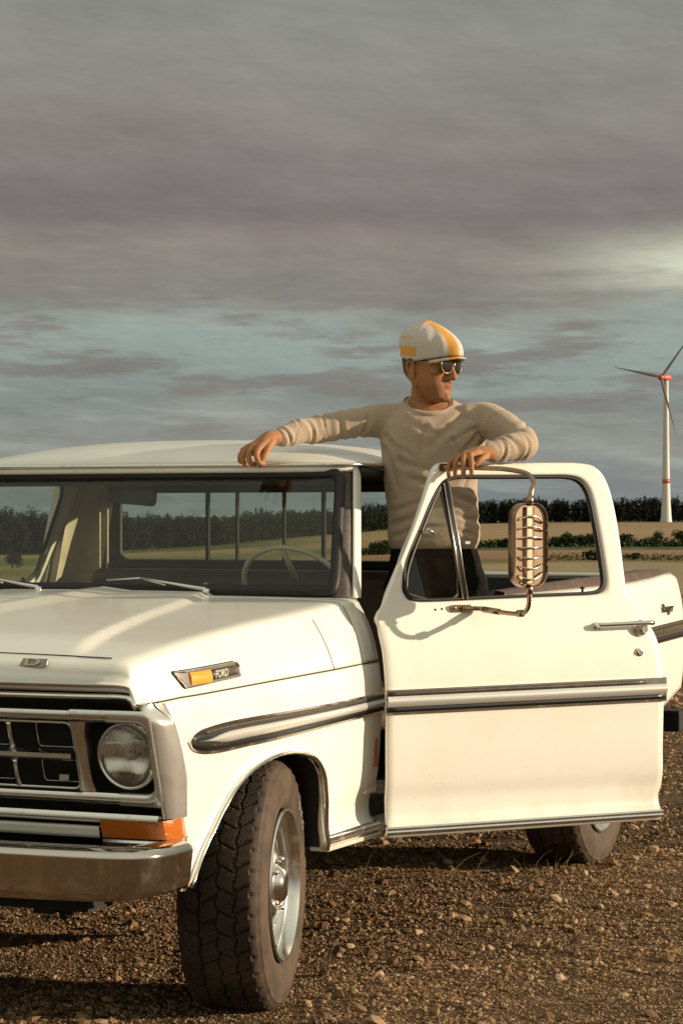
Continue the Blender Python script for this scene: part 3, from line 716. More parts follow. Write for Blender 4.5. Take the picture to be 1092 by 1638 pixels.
    for xx in (.25, .585):
        mb = MB()
        for za, zb in ((.750, .812), (.850, .918)):
            pts = [f(Vector((x, yf(z)+.07, z))) for x, z in rrect(xx, za, xx+(.145 if xx > .5 else .24), zb, .010)]
            mb.tube(pts+[pts[0]], .0018, 5, cap=False)
        obj('inner_frame', mb, MAT['alum'], ins)
mb = MB(); mb.box((.655, yf(.76)+.06, .762), (.030, .004, .016)); obj('hood_latch_tag', mb, MAT['ivory'], gr_o)
mb = MB(); mb.poly([(.0, yf(.83)+.0, .83)]*1+[(-.018, yf(.73)-.004, .733), (.018, yf(.73)-.004, .733), (.018, yf(.93)-.004, .931), (-.018, yf(.93)-.004, .931)], (0, .03, 0)) if False else mb.box((0, yf(.83), .832), (.030, .02, .195), Matrix.Rotation(radians(17.7), 3, 'X')); obj('grille_divider', mb, MAT['alum'], gr_o, bevel=.004)
# --- front bumper
bp2 = crom([(-1.040, -.66, 0), (-1.037, -.76, 0), (-1.016, -.850, 0), (-.96, -.905, 0), (-.80, -.932, 0), (-.4, -.950, 0), (0, -.955, 0), (.4, -.950, 0), (.80, -.932, 0), (.96, -.905, 0), (1.016, -.850, 0), (1.037, -.76, 0), (1.040, -.66, 0)], 8)
mb = MB(); rows = []
for i, q in enumerate(bp2):
    t = (bp2[min(i+1, len(bp2)-1)]-bp2[max(i-1, 0)]).normalized(); n = Vector((t.y, -t.x, 0)); e = abs(q.x)/1.06
    rise = .02*e**8
    rows.append([q-n*d+Vector((0, 0, z+(rise if z < .5 else 0))) for d, z in ((.10, .596), (.06, .601), (.03, .599), (.012, .592), (.003, .583), (0, .574), (.001, .568), (.006, .52), (.011, .475), (.014, .460), (.020, .451), (.04, .447))])
mb.grid(rows); obj('front_bumper', mb, MAT['bumper'], truck, solid=.004)
mb = MB(); mb.box((0, -.78, .50), (1.7, .22, .10)); mb.box((.0, -.70, .425), (1.55, .16, .05)); mb.box((.62, -.74, .415), (.06, .05, .06)); mb.box((0, 1.7, .60), (1.0, 4.6, .22)); mb.box((0, 0, .40), (1.35, .12, .09)); mb.box((0, 3.33, .40), (1.4, .12, .12))
mb.box((.45, 1.6, .47), (.08, 4.6, .10)); mb.box((-.45, 1.6, .47), (.08, 4.6, .10)); mb.tube([(.66, -.70, .44), (.66, -.72, .40), (.66, -.70, .375)], .02, 8)
obj('chassis', mb, MAT['black'], truck)
# --- side spear, shared by fender, door and bed
def strip(S, u0, u1, n, lo, hi, out, bulge=0, m=6):
    mb = MB(); rows = []
    for i in range(n+1):
        u = u0+(u1-u0)*i/n; a, b = lo(u), hi(u)
        row = [S(u, a, 0)]+[S(u, a+(b-a)*j/m, out+bulge*(1-(2*j/m-1)**2)) for j in range(m+1)]+[S(u, b, 0)]
        rows.append(row)
    mb.grid(rows); mb.f.append(tuple(range(len(rows[0])))); mb.fl.append(True); o = (len(rows)-1)*len(rows[0]); mb.f.append(tuple(range(o+len(rows[0])-1, o-1, -1))); mb.fl.append(True); return mb
for sg in (1, -1):
    f = MX(sg); S = lambda u, z, o: f(Vector((side_x(z, u)+o, u, z)))
    up = lambda u: itp(u, [(-.602, .866), (-.588, .880), (-.56, .892), (-.50, .900), (-.22, .908), (.222, .908), (.775, .916)])
    lo = lambda u: itp(u, [(-.602, .864), (-.590, .848), (-.56, .834), (-.50, .824), (-.22, .823), (.222, .832), (.775, .848)])
    us = lambda a, b: (lambda u: lo(u)+(up(u)-lo(u))*a, lambda u: lo(u)+(up(u)-lo(u))*b)
    fo_ = [o for o in truck.children if o.name.startswith('front_fender')][0 if sg > 0 else 1]
    base = strip(S, -.602, .775, 90, lo, up, .008); tr = obj('side_trim', base, MAT['chrome'], truck, auto=40)
    a, b = us(.10, .90); obj('recess_band', strip(S, -.590, .774, 90, a, b, .0085, m=3), MAT['satin'], tr)
    c0 = lambda u: .5-.17*sstep(u, -.565, -.36); c1 = lambda u: .5+.17*sstep(u, -.565, -.36)
    obj('bright_band', strip(S, -.562, .7745, 80, lambda u: lo(u)+(up(u)-lo(u))*c0(u), lambda u: lo(u)+(up(u)-lo(u))*c1(u), .010, .006), MAT['bright'], tr, auto=40)
    obj('upper_band', strip(S, -.52, .7742, 60, lambda u: lo(u)+(up(u)-lo(u))*(.74), lambda u: lo(u)+(up(u)-lo(u))*.88, .0095, .0, 2), MAT['dark_trim'], tr)
    # marker lamp with the maker's name
    mk = MB(); oz = lambda u: f(Vector((0, 0, 0)))
    def Pk(y, z, o): return f(Vector((side_x(z, y)+o, y, z)))
    Pm = lambda u, z, o: Pk(u, z, o)
    lo_m = lambda u: lin(u, [(-.645, 1.0605), (-.602, 1.016), (-.278, 1.029), (-.268, 1.040)]); hi_m = lambda u: lin(u, [(-.645, 1.0635), (-.45, 1.069), (-.284, 1.074), (-.268, 1.056)])
    fm = lambda a: (lambda u: lo_m(u)+(hi_m(u)-lo_m(u))*a)
    mo = obj('side_marker', strip(Pm, -.645, -.268, 40, lo_m, hi_m, .008, 0, 3), MAT['pot_metal'], truck, auto=30)
    for a0, a1 in ((0, .10), (.89, 1.0)): obj('marker_lip', strip(Pm, -.643, -.272, 40, fm(a0), fm(a1), .0125, .001, 2), MAT['alum'], mo, auto=40)
    obj('marker_edge', strip(Pm, -.649, -.264, 40, lambda u: lo_m(u)-.0022, lambda u: hi_m(u)+.0022, .0015, 0, 1), MAT['gasket'], mo)
    obj('amber_lens', strip(Pm, -.580, -.458, 12, lambda u: 1.0235+.022*(u+.58), lambda u: 1.0580+.018*(u+.58), .0115, .003, 6), MAT['amber'], mo, auto=45)
    obj('name_plate', strip(Pm, -.450, -.284, 8, fm(.17), fm(.80), .0105, 0, 1), MAT['dark_trim'], mo)
    me = text_mesh('FORD', .031, .0015, .0005, 1.0)
    xm = side_x(1.045, -.39)+.0112
    rot = Matrix(((0, 0, 1), (1, 0, 0), (0, 1, 0))) if sg > 0 else Matrix(((0, 0, -1), (-1, 0, 0), (0, 1, 0)))
    me.transform(Matrix.Translation((sg*xm, -.394, 1.045)) @ rot.to_4x4() @ Matrix.Rotation(radians(2), 4, 'Z')); obj('lettering', me, MAT['ivory'], mo, recalc=False)

# --- doors.  Builder works in (s, i, z): s along the door, i inward, z up
DO = [(.44, .020), (.47, .015), (.50, .030), (.555, .032), (.62, .018), (.70, .009), (.785, .004), (.9, 0), (1.018, .008), (1.098, .020), (1.173, .040), (1.21, .050), (1.40, .088), (1.68, .150)]
def dof(z): return itp(z, DO)
WIN = crom([(.107, .0, 1.285), (.124, 0, 1.355), (.186, 0, 1.459), (.244, 0, 1.553), (.295, 0, 1.612), (.350, 0, 1.633), (.42, 0, 1.635), (.523, 0, 1.636), (.70, 0, 1.638), (.790, 0, 1.638), (.845, 0, 1.624), (.876, 0, 1.577), (.889, 0, 1.468), (.898, 0, 1.33), (.897, 0, 1.265), (.875, 0, 1.238), (.83, 0, 1.230), (.72, 0, 1.227), (.471, 0, 1.222), (.229, 0, 1.216), (.135, 0, 1.219), (.109, 0, 1.245)], 5, closed=True)
OUT_UP = [(-.008, 1.170), (.103, 1.355), (.193, 1.521), (.249, 1.637), (.272, 1.668), (.305, 1.680), (.40, 1.682), (.528, 1.683), (.70, 1.685), (.850, 1.685), (.922, 1.669), (.962, 1.612), (.981, 1.49), (.986, 1.30), (.990, 1.225), (1.002, 1.195), (1.022, 1.170)]
OUTL = crom([(a, 0, b) for a, b in OUT_UP], 5)
def sL(z): return itp(z, [(.445, .012), (.51, .022), (.62, .016), (.735, .010), (.94, .006), (1.06, .0), (1.12, -.008), (1.170, -.008)])
def sR(z): return itp(z, [(.445, 1.100), (.49, 1.102), (.53, 1.100), (.565, 1.112), (.69, 1.103), (.88, 1.100), (1.012, 1.094), (1.088, 1.076), (1.14, 1.046), (1.170, 1.022)])
def ray_hit(poly, c, a, closed=True):
    d = Vector((cos(a), sin(a))); best = None; n = len(poly)
    for i in range(n if closed else n-1):
        p = Vector((poly[i].x, poly[i].z))-c; q = Vector((poly[(i+1) % n].x, poly[(i+1) % n].z))-c; e = q-p
        den = d.x*e.y-d.y*e.x
        if abs(den) < 1e-12: continue
        t = (p.x*e.y-p.y*e.x)/den; u = (p.x*d.y-p.y*d.x)/den
        if t > 0 and -1e-6 <= u <= 1+1e-6 and (best is None or t > best): best = t
    return best
def build_door(T, sg, M, is_open):
    root_p = truck
    cc = Vector((.52, 1.42)); zb = 1.170
    outer = OUTL; closedouter = list(outer)
    angs = set()
    for q in outer: angs.add(round(atan2(q.z-cc.y, q.x-cc.x) % (2*pi), 5))
    for q in WIN: angs.add(round(atan2(q.z-cc.y, q.x-cc.x) % (2*pi), 5))
    a1 = atan2(zb-cc.y, outer[0].x-cc.x) % (2*pi); a2 = atan2(zb-cc.y, outer[-1].x-cc.x) % (2*pi)
    for k in range(1, 60): angs.add(round(a1+(a2-a1)*k/60, 5))
    angs = sorted(angs); mb = MB(); rows = []; nr = 12; bott = []
    for a in angs:
        ri_ = ray_hit(WIN, cc, a); ro = ray_hit(closedouter, cc, a, False)
        if a1-1e-4 <= a <= a2+1e-4:
            ro = (zb-cc.y)/sin(a)
        col = []
        for j in range(nr+1):
            t = j/nr; r = ri_+(ro-ri_)*t; s = cc.x+r*cos(a); z = cc.y+r*sin(a)
            crown = 0
            if z > 1.19:                               # rolled frame section
                crown = (.014*(1-min(1, t/.16))**2+.016*max(0, (t-.84)/.16)**2)*sstep(z, 1.19, 1.26)
            crown = max(crown, .010*(1-min(1, t/.10))**2)
            col.append(T(s, dof(z)+crown, z))
        if a1-1e-4 <= a <= a2+1e-4: bott.append((cc.x+ro*cos(a)))
        rows.append(col)
    mb.grid(rows, closed_v=True)
    bott = sorted(bott); s0, s1 = sL(zb), sR(zb); fr = [(b_-bott[0])/(bott[-1]-bott[0]) for b_ in bott]
    zs_ = [.445+.0125*i for i in range(58)]+[zb]; rows = []
    for z in zs_:
        row = []
        for f_ in fr:
            s = sL(z)+(sR(z)-sL(z))*f_ if z < zb else bott[0]+(bott[-1]-bott[0])*f_
            e = min(s-sL(z), sR(z)-s); rl = .008*(1-min(1, max(0, e)/.012))**2 if z < 1.14 else 0
            row.append(T(s, dof(z)+rl, z))
        rows.append(row)
    mb.grid(rows)
    bm_name = 'front_door'
    me = mb.mesh(bm_name); bm = bmesh.new(); bm.from_mesh(me); bmesh.ops.remove_doubles(bm, verts=bm.verts, dist=2e-4); bmesh.ops.recalc_face_normals(bm, faces=bm.faces)
    nv = sum((f.normal*f.calc_area() for f in bm.faces), Vector())
    outw = (T(0, -1, 0)-T(0, 0, 0))
    if nv.dot(outw) < 0: bmesh.ops.reverse_faces(bm, faces=bm.faces)
    bm.to_mesh(me); bm.free()
    d = obj(bm_name, me, MAT['paint'], truck, solid=.022, recalc=False)
    d.matrix_world = M
    if is_open: d['label'] = 'driver door swung wide open with its window rolled down'
    def part(name, mbx, mat, **k): return obj(name, mbx, mat, d, **k)
    # inner panel fills the lower door
    ip = MB(); ip.grid([[T(sL(z)+.02+(sR(z)-sL(z)-.045)*k/8, dof(z)+.02+(.05 if 0 < k < 8 else 0), z) for k in range(9)] for z in (.47, .50, .7, .9, 1.1, 1.2-.01)]); part('inner_panel', ip, MAT['wall_liner'])
    # weatherstrip inside the opening
    ws = MB(); pts = [T(q.x+(.5-q.x)*.012, dof(q.z)+.014, q.z+(1.42-q.z)*.02) for q in WIN]; ws.tube(pts+[pts[0]], [(.0065, .012)]*(len(pts)+1), 6, cap=False); part('weatherstrip', ws, MAT['gasket'])
    # quarter-window: divider bar, rubber edge, glass
    A, B = (.306, 1.618), (.333, 1.222)
    dv = MB(); dv.tube([T(A[0]+(B[0]-A[0])*t, dof(A[1]+(B[1]-A[1])*t)+.012, A[1]+(B[1]-A[1])*t) for t in (0, .5, 1)], [(.013, .012)]*3, 6); part('window_divider', dv, MAT['gasket'])
    dv = MB(); dv.tube([T(A[0]+.011+(B[0]-A[0])*t, dof(A[1]+(B[1]-A[1])*t)+.001, A[1]+(B[1]-A[1])*t) for t in (0, .5, 1)], [(.003, .004)]*3, 6); dv.tube([T(A[0]-.008+(B[0]-A[0])*t, dof(A[1]+(B[1]-A[1])*t)+.001, A[1]+(B[1]-A[1])*t) for t in (.02, .5, 1)], [(.0028, .003)]*3, 6); part('divider_trim', dv, MAT['alum'])
    ve = [q for q in WIN if q.x < .305 and (q.z < 1.60)]
    i0 = max(range(len(ve)), key=lambda k: (ve[k]-ve[k-1]).length); ve = ve[i0:]+ve[:i0]
    g_ = MB(); ring_ = [T(q.x+.006, dof(q.z)+.016, q.z) for q in ve]+[T(.306, dof(1.6)+.016, 1.612), T(.333, dof(1.222)+.016, 1.222)] if ve[0].z < ve[-1].z else None
    if ring_ is None: ring_ = [T(.333, dof(1.222)+.016, 1.222)]+[T(q.x+.006, dof(q.z)+.016, q.z) for q in ve]+[T(.306, dof(1.6)+.016, 1.612)]
    cen = sum(ring_, Vector())/len(ring_); g_.add(ring_+[cen], [(i, (i+1) % len(ring_), len(ring_)) for i in range(len(ring_))]); part('quarter_window', g_, MAT['glass'])
    vr = MB(); cin = [T(x, dof(z)+.010, z) for x, z in ((.138, 1.236), (.312, 1.238), (.2915, 1.56), (.275, 1.575), (.205, 1.462), (.142, 1.345), (.122, 1.28))]; cin = crom(cin, 4, True); vr.tube(cin+[cin[0]], [(.005, .006)]*(len(cin)+1), 6, cap=False); part('quarter_window_frame', vr, MAT['dark_trim'])
    lt = MB(); lt.tube([T(.205, dof(1.45)-.002, 1.452), T(.212, dof(1.45)-.012, 1.455), T(.235, dof(1.45)-.012, 1.44)], .0045, 6); part('window_latch', lt, MAT['alum'])
    if not is_open:
        gl = MB(); gp = [T(q.x, dof(q.z)+.018, q.z) for q in WIN]; c_ = sum(gp, Vector())/len(gp); gl.add(gp+[c_], [(i, (i+1) % len(gp), len(gp)) for i in range(len(gp))]); part('window_glass', gl, MAT['glass'])
    # spear
    S = lambda u, z, o: T(u, dof(z)-o, z)
    zlo, zhi = (lambda u: .850+.008*u), (lambda u: .931+.009*u)
    st_ = part('side_trim', strip(S, .006, 1.103, 30, zlo, zhi, .007), MAT['chrome'], auto=40)
    ln = lambda a: (lambda u: zlo(u)+(zhi(u)-zlo(u))*a)
    obj('lower_band', strip(S, .008, 1.100, 30, ln(.09), ln(.30), .0078, m=2), MAT['satin'], d)
    obj('upper_band', strip(S, .008, 1.02, 30, ln(.74), ln(.93), .0078, m=2), MAT['dark_trim'], d)
    obj('bright_band', strip(S, .007, 1.102, 30, ln(.31), ln(.73), .008, .007), MAT['bright'], d, auto=40)
    rk = MB(); rk.grid([[T(.013+1.085*k/20, dof(.5)-o, z) for o, z in ((-.004, .4825), (.020, .481), (.025, .476), (.022, .469), (.026, .464), (.022, .456), (.004, .452))] for k in range(21)]); part('rocker_trim', rk, MAT['alum'], auto=40)
    gp_ = MB(); gp_.tube([T(.016+1.08*k/20, dof(.49)+.004, .4845) for k in range(21)], .0028, 6); part('trim_gap', gp_, MAT['black'])
    # handle, lock
    h = MB(); hp = crom([T(.832, dof(1.125)-.004, 1.124), T(.836, dof(1.125)-.026, 1.127), T(.87, dof(1.125)-.036, 1.128), T(.96, dof(1.125)-.038, 1.130), T(1.03, dof(1.125)-.036, 1.131), T(1.05, dof(1.125)-.026, 1.130), T(1.052, dof(1.125)-.004, 1.128)], 4)
    h.tube(hp, [(.009, .0085)]*len(hp), 10); ho = part('door_handle', h, MAT['chrome'])
    b2 = MB(); ax = (T(0, -1, 0)-T(0, 0, 0)); 
    def disc(mbx, s, z, r, l, o=0, n=24, rr2=None):
        prof = [(0, r), (l*.7, r), (l, (rr2 or r*.85)), (l, .0)]
        rows = [[T(s+r_*cos(2*pi*j/n), dof(z)-a_-o, z+r_*sin(2*pi*j/n)) for j in range(n)] for a_, r_ in prof]; mbx.grid(rows, closed_u=True)
    disc(b2, 1.008, 1.112, .029, .016); obj('escutcheon', b2, MAT['chrome'], d, auto=40); b2 = MB(); disc(b2, .836, 1.122, .014, .008); obj('handle_foot', b2, MAT['chrome'], d, auto=40)
    b3 = MB(); disc(b3, 1.018, 1.108, .012, .012, .014); obj('thumb_button', b3, MAT['alum'], d, auto=40)
    b4 = MB(); disc(b4, 1.000, 1.030, .0145, .006); disc(b4, 1.000, 1.030, .009, .006, .005); part('door_lock', b4, MAT['alum'], auto=40)
    b5 = MB(); disc(b5, .214, 1.188, .0045, .001); disc(b5, .239, 1.190, .0045, .001); part('screw_hole', b5, MAT['dark_trim'])
    b6 = MB(); b6.tube([T(.815, dof(1.22)+.03, 1.21), T(.815, dof(1.22)+.03, 1.248), T(.815, dof(1.22)+.03, 1.25), T(.815, dof(1.22)+.03, 1.256)], [.004, .004, .009, .008], 8); part('lock_knob', b6, MAT['gasket'])
    # mirror on its two arms
    mr = empty('door_mirror', (0, 0, 0), 0, truck); mr.matrix_world = M
    OF = .20
    ctr = Vector((.430, 0, 1.404)); w2, h2 = .068, .138
    def Tm(x, d_, z): return T(ctr.x+x, -OF-d_+.10*x, ctr.z+z)
    body = MB(); ol = rrect(-w2, -h2, w2, h2, .052, 7)
    body.grid([[Tm(x*k, d_, z*k2) for x, z in ol] for k, k2, d_ in ((.95, .97, -.034), (1, 1, -.030), (1, 1, .004), (1.0, 1.0, .010), (.965, .982, .0135), (.93, .965, .010), (.90, .95, .003))], closed_u=True)
    body.add([Tm(x*.90, .003, z*.95) for x, z in ol], [tuple(range(len(ol)))]); body.add([Tm(x*.95, -.034, z*.97) for x, z in ol], [tuple(range(len(ol)))])
    obj('mirror_back', body, MAT['steel'], mr, auto=60)
    ch = MB(); ch.grid([[Tm(x, d_, z) for x, d_ in ((-.026, .003), (-.020, .012), (.004, .013), (.016, .003))] for z in [-.125+.025*k for k in range(11)]]); obj('mounting_channel', ch, MAT['dark_steel'] if 'dark_steel' in MAT else MAT['steel'], mr, auto=40)
    for k in range(7):
        z = .100-.036*k; bow = .020*(3-k)/3
        rb = MB(); pts = [Tm(-.048+.096*t, .006+.016*sin(pi*t), z-bow*.9*(2*t-1)**2*(1 if k < 3 else 1)*(1 if True else 0)-bow*.5*t) for t in [j/12 for j in range(13)]]
        rb.tube(pts, .0030, 6); obj('rib', rb, MAT['alum'], mr)
    up = crom([T(.300, dof(1.66)-.004, 1.662), T(.33, dof(1.66)-.020, 1.6625), T(.40, .040, 1.660), T(.445, -.03, 1.655), T(.472, -.11, 1.640), T(.466, -.165, 1.612), T(.440, -OF+.004, 1.585), T(.430, -OF, 1.54)], 5)
    ar = MB(); ar.tube(up, .0085, 10); ar.tube([T(.430, -OF, 1.565), T(.430, -OF, 1.535)], .0125, 10); obj('upper_arm', ar, MAT['steel'], mr)
    pl = MB(); pl.poly([T(s, dof(1.662)-.002, z) for s, z in rrect(.283, 1.651, .345, 1.676, .008, 3)], T(0, -.004, 0)-T(0, 0, 0)); obj('upper_bracket', pl, MAT['steel'], mr)
    lo_ = crom([T(.428, -OF, 1.270), T(.428, -OF, 1.225), T(.430, -OF+.015, 1.195), T(.428, -.15, 1.178), T(.415, -.09, 1.178), T(.392, -.02, 1.184), T(.372, dof(1.19)-.018, 1.190), T(.31, dof(1.19)-.012, 1.191)], 5)
    ar = MB(); ar.tube(lo_, .008, 10); ar.tube([T(.428, -OF, 1.275), T(.428, -OF, 1.245)], .0125, 10); ar.tube([T(.430, -.155, 1.180), T(.425, -.135, 1.178)], .0125, 10); ar.tube([T(.405, -.05, 1.181), T(.38, dof(1.19)-.03, 1.188)], .0105, 10); obj('lower_arm', ar, MAT['steel'], mr)
    pl = MB(); pl.poly([T(s, dof(1.193)-.001, z) for s, z in rrect(.268, 1.180, .352, 1.2035, .010, 3)], T(0, -.010, 0)-T(0, 0, 0)); disc(pl, .282, 1.192, .005, .003, .011); disc(pl, .338, 1.192, .005, .003, .011); obj('lower_bracket', pl, MAT['steel'], mr, bevel=.002)
    return d
DOOR_M = Matrix.Translation((1.064, .646, 0)) @ Matrix.Rotation(atan2(.7772, .6293), 4, 'Z')
build_door(lambda s, i, z: Vector((s, i, z)), 1, DOOR_M, True)
build_door(lambda s, i, z: Vector((-1.0+i+.22*max(0, z-1.17), .775+s+.05*sstep(z, 1.17, 1.3), z)), -1, Matrix.Identity(4), False)
# hinges in the gap
for hz in (.985, .60): mb = MB(); mb.box((.955, .755, hz), (.03, .09, .04)); obj('door_hinge', mb, MAT['paint'], truck, bevel=.005)
mb = MB(); mb.box((.985, .745, .72), (.018, .03, .10)); obj('courtesy_reflector', mb, MAT['amber_dark'], truck, bevel=.004)
# --- cab
def gx(z): return 1.0-dof(z)                            # side plane of cab above and below the belt
for sg in (1, -1):                                      # A pillars
    f = MX(sg); lo4 = [(.880, .800), (.892, .806), (.897, .845), (.872, .85)]; hi4 = [(.786, 1.020), (.796, 1.026), (.802, 1.062), (.775, 1.07)]
    mb = MB(); mb.grid([[f(Vector((a[0]+(b_[0]-a[0])*t, a[1]+(b_[1]-a[1])*t, 1.225+(1.672-1.225)*t))) for a, b_ in zip(lo4, hi4)] for t in (0, .25, .5, .75, 1)], closed_u=True)
    obj('windshield_pillar', mb, MAT['paint'], truck, bevel=.006)
# side panels behind the doors, corners and back wall
for sg in (1, -1):
    f = MX(sg); zs_ = [.45, .47, .50, .555, .62, .7, .785, .88, .95, 1.018, 1.098, 1.173, 1.21, 1.3, 1.4, 1.5, 1.6, 1.665]
    def corner(off):
        rows = []
        for z in zs_:
            x = gx(z)-off-.012; y0 = (1.868 if z < 1.19 else 1.775)+off*.3; y1 = 2.030-off
            rows.append([f(Vector(p)) for p in ((x-.05, y0, z), (x-.004, y0, z), (x, y0+.006, z), (x-.006, 1.885, z), (x-.026, 1.915, z), (x-.048, 1.945, z), (x-.075, 1.975, z), (x-.105, y1-.018, z), (x-.14, y1, z))])
        return rows
    mb = MB(); mb.grid(corner(0)); obj('cab_corner', mb, MAT['paint'], truck)
    mb = MB(); mb.grid(corner(.035)); co = obj('corner_liner', mb, MAT['wall_liner'], truck)
    mb = MB()
    for xx in (.80, .775): mb.tube([f(Vector((xx-.06, 1.95+(.80-xx)*.8, z))) for z in (1.20, 1.35, 1.5, 1.58)], .006, 6)
    mb.ball(f(Vector((.70, 1.985, 1.565))), (.012, .012, .012)); obj('liner_rib', mb, MAT['wall_liner'], co)
yb = 2.075; WR = rrect(-.685, 1.305, .685, 1.615, .055, 6)
def backwall(y, mat, name, inset=0):
    rows = [[], []]
    for x, z in WR:
        a = atan2(z-1.46, x*.45); 
        ox = max(-.86, min(.86, x*1.0)) ; 
        rows[0].append(Vector((x, y, z)))
        # project outwards to the wall's own outline
        dx, dz = x/.685, (z-1.46)/.155; k = max(abs(dx), abs(dz)); px_, pz_ = dx/k, dz/k
        zo = 1.668 if pz_ > .98 else (1.18 if pz_ < -.98 else 1.461+pz_*(.207 if pz_ > 0 else .281)); xo = px_*(gx(min(1.668, max(.5, zo)))-.115-inset)
        rows[1].append(Vector((xo, y, zo)))
    mb = MB(); mb.grid(rows, closed_u=True, flat=True); mb.add([(-.85, y, .45), (.85, y, .45), (.85, y, 1.18), (-.85, y, 1.18)], [(0, 1, 2, 3)], True)
    return obj(name, mb, mat, truck)
backwall(2.028, MAT['paint'], 'cab_back_wall'); bl = backwall(1.992, MAT['interior'], 'back_wall_liner', .0)
mb = MB(); pts = [Vector((x, 2.002, z)) for x, z in WR]; mb.tube(pts+[pts[0]], [(.022, .016)]*(len(pts)+1), 8, cap=False); obj('rear_window_gasket', mb, MAT['gasket'], bl)
rw = empty('rear_window', (0, 0, 0), 0, truck)
mb = MB(); mb.add([(-.685, 2.008, 1.305), (.685, 2.008, 1.305), (.685, 2.008, 1.615), (-.685, 2.008, 1.615)], [(0, 1, 2, 3)], True); obj('pane', mb, MAT['glass'], rw)
for x, w_ in ((-.272, .014), (-.141, .010), (.065, .010), (.235, .014)):
    mb = MB(); mb.box((x, 1.998, 1.461), (w_, .016, .32)); obj('window_bar', mb, MAT['gasket'], rw)
# roof
mb = MB(); rows = []; ZR = 1.682
def roofz(x, y):
    u = abs(x)/.815; v = abs((y-1.55)/.60)
    return ZR+.100*max(0, 1-u**2.6)**.75*max(0, 1-v**3.2)**.75
us_ = [-1+2*i/56 for i in range(57)]
for j in range(45):
    v = -1+2*j/44; v = math.copysign(1-(1-abs(v))**1.35, v); row = []
    for u in us_:
        uu = math.copysign(1-(1-abs(u))**1.35, u)
        # plan outline: rounded rectangle, front edge bowed
        x = uu*.815; y = 1.55+v*.60
        k = max(0, abs(uu)**8*abs(v)**8); x *= 1-.06*k; y = 1.55+(y-1.55)*(1-.06*k)
        y -= .035*(1-(uu)**2)*(max(0, -v))**2
        row.append(Vector((x, y, roofz(uu*.815, 1.55+v*.60))))
    rows.append(row)
mb.grid(rows); roof = obj('roof', mb, MAT['paint'], truck, solid=.008)
edge = [q.copy() for q in rows[0]]+[r_[-1].copy() for r_ in rows[1:]]+[q.copy() for q in reversed(rows[-1][:-1])]+[r_[0].copy() for r_ in reversed(rows[1:-1])]
edge2 = [Vector((q.x*1.006, 1.55+(q.y-1.55)*1.006, ZR-.005)) for q in edge]
mb = MB(); mb.tube(edge2+[edge2[0], edge2[1]], [(.011, .0065)]*(len(edge2)+2), 8, cap=False); obj('drip_rail', mb, MAT['alum'], roof)
edge3 = [Vector((q.x*.985, 1.55+(q.y-1.55)*.985, ZR-.020)) for q in edge]
mb = MB(); mb.tube(edge3+[edge3[0], edge3[1]], [(.014, .012)]*(len(edge3)+2), 8, cap=False); obj('header_rail', mb, MAT['rust_paint'] if 'rust_paint' in MAT else MAT['paint'], roof)
mb = MB(); mb.poly([(-.77, 1.03, 1.655), (.77, 1.03, 1.655), (.77, 2.06, 1.655), (-.77, 2.06, 1.655)], (0, 0, .006)); obj('headliner', mb, MAT['interior'], truck)
for sg in (1, -1):
    f = MX(sg); mb = MB(); mb.tube([f(Vector((.80, 1.04, 1.650))), f(Vector((.800, 1.5, 1.652))), f(Vector((.800, 1.90, 1.650)))], [(.02, .022)]*3, 8); obj('door_header', mb, MAT['gasket'], truck)
# windshield
def WSp(a, t, o=0):                                     # a -1..1 across, t 0..1 up
    x = a*(.862+(.774-.862)*t); y = (.690+.058*a*a)+((.955+.040*a*a)-(.690+.058*a*a))*t; z = 1.232+(1.668-1.232)*t
    return Vector((x, y+o, z))
wsh = empty('windshield', (0, 0, 0), 0, truck)
mb = MB(); mb.grid([[WSp(-.975+1.95*i/24, .03+.93*j/10) for i in range(25)] for j in range(11)]); obj('windshield_glass', mb, MAT['glass'], wsh)
ring = [WSp(a, .035) for a in [-.93+.155*k for k in range(13)]]+[WSp(.968, .06)]+[WSp(.975, t) for t in (.2, .4, .6, .8, .90)]+[WSp(.955, .94)]+[WSp(a, .955) for a in [.93-.155*k for k in range(13)]]+[WSp(-.955, .94)]+[WSp(-.975, t) for t in (.9, .8, .6, .4, .2)]+[WSp(-.968, .06)]
ring = crom(ring, 3, True)
mb = MB(); mb.tube(ring+[ring[0], ring[1]], [(.020, .020)]*(len(ring)+2), 8, cap=False); obj('windshield_gasket', mb, MAT['gasket'], wsh)
mb = MB(); mb.grid([[WSp(-.99+1.98*i/24, t, -.004+.012*k) for i in range(25)] for t, k in ((.93, 2), (.955, 1), (1.0, 0), (1.03, 1))]); obj('header_panel', mb, MAT['dark_trim'], wsh)
mb = MB(); mb.grid([[WSp(-.96+1.92*i/20, .86+.12*j, .035) for i in range(21)] for j in range(2)]); obj('header_liner', mb, MAT['interior'], wsh)
for sg in (1, -1):                                      # dark inner pillar trim
    f = MX(sg); mb = MB(); mb.grid([[f(WSp(.962, t, .0)), f(WSp(.985, t, .004)), f(WSp(1.008, t, .030)), f(WSp(1.020, t, .062)), f(WSp(.99, t, .085)), f(WSp(.955, t, .06)), f(WSp(.955, t, .03))] for t in (-.01, .25, .5, .75, 1.0)], closed_u=True); obj('pillar_trim', mb, MAT['dark_trim'], wsh)
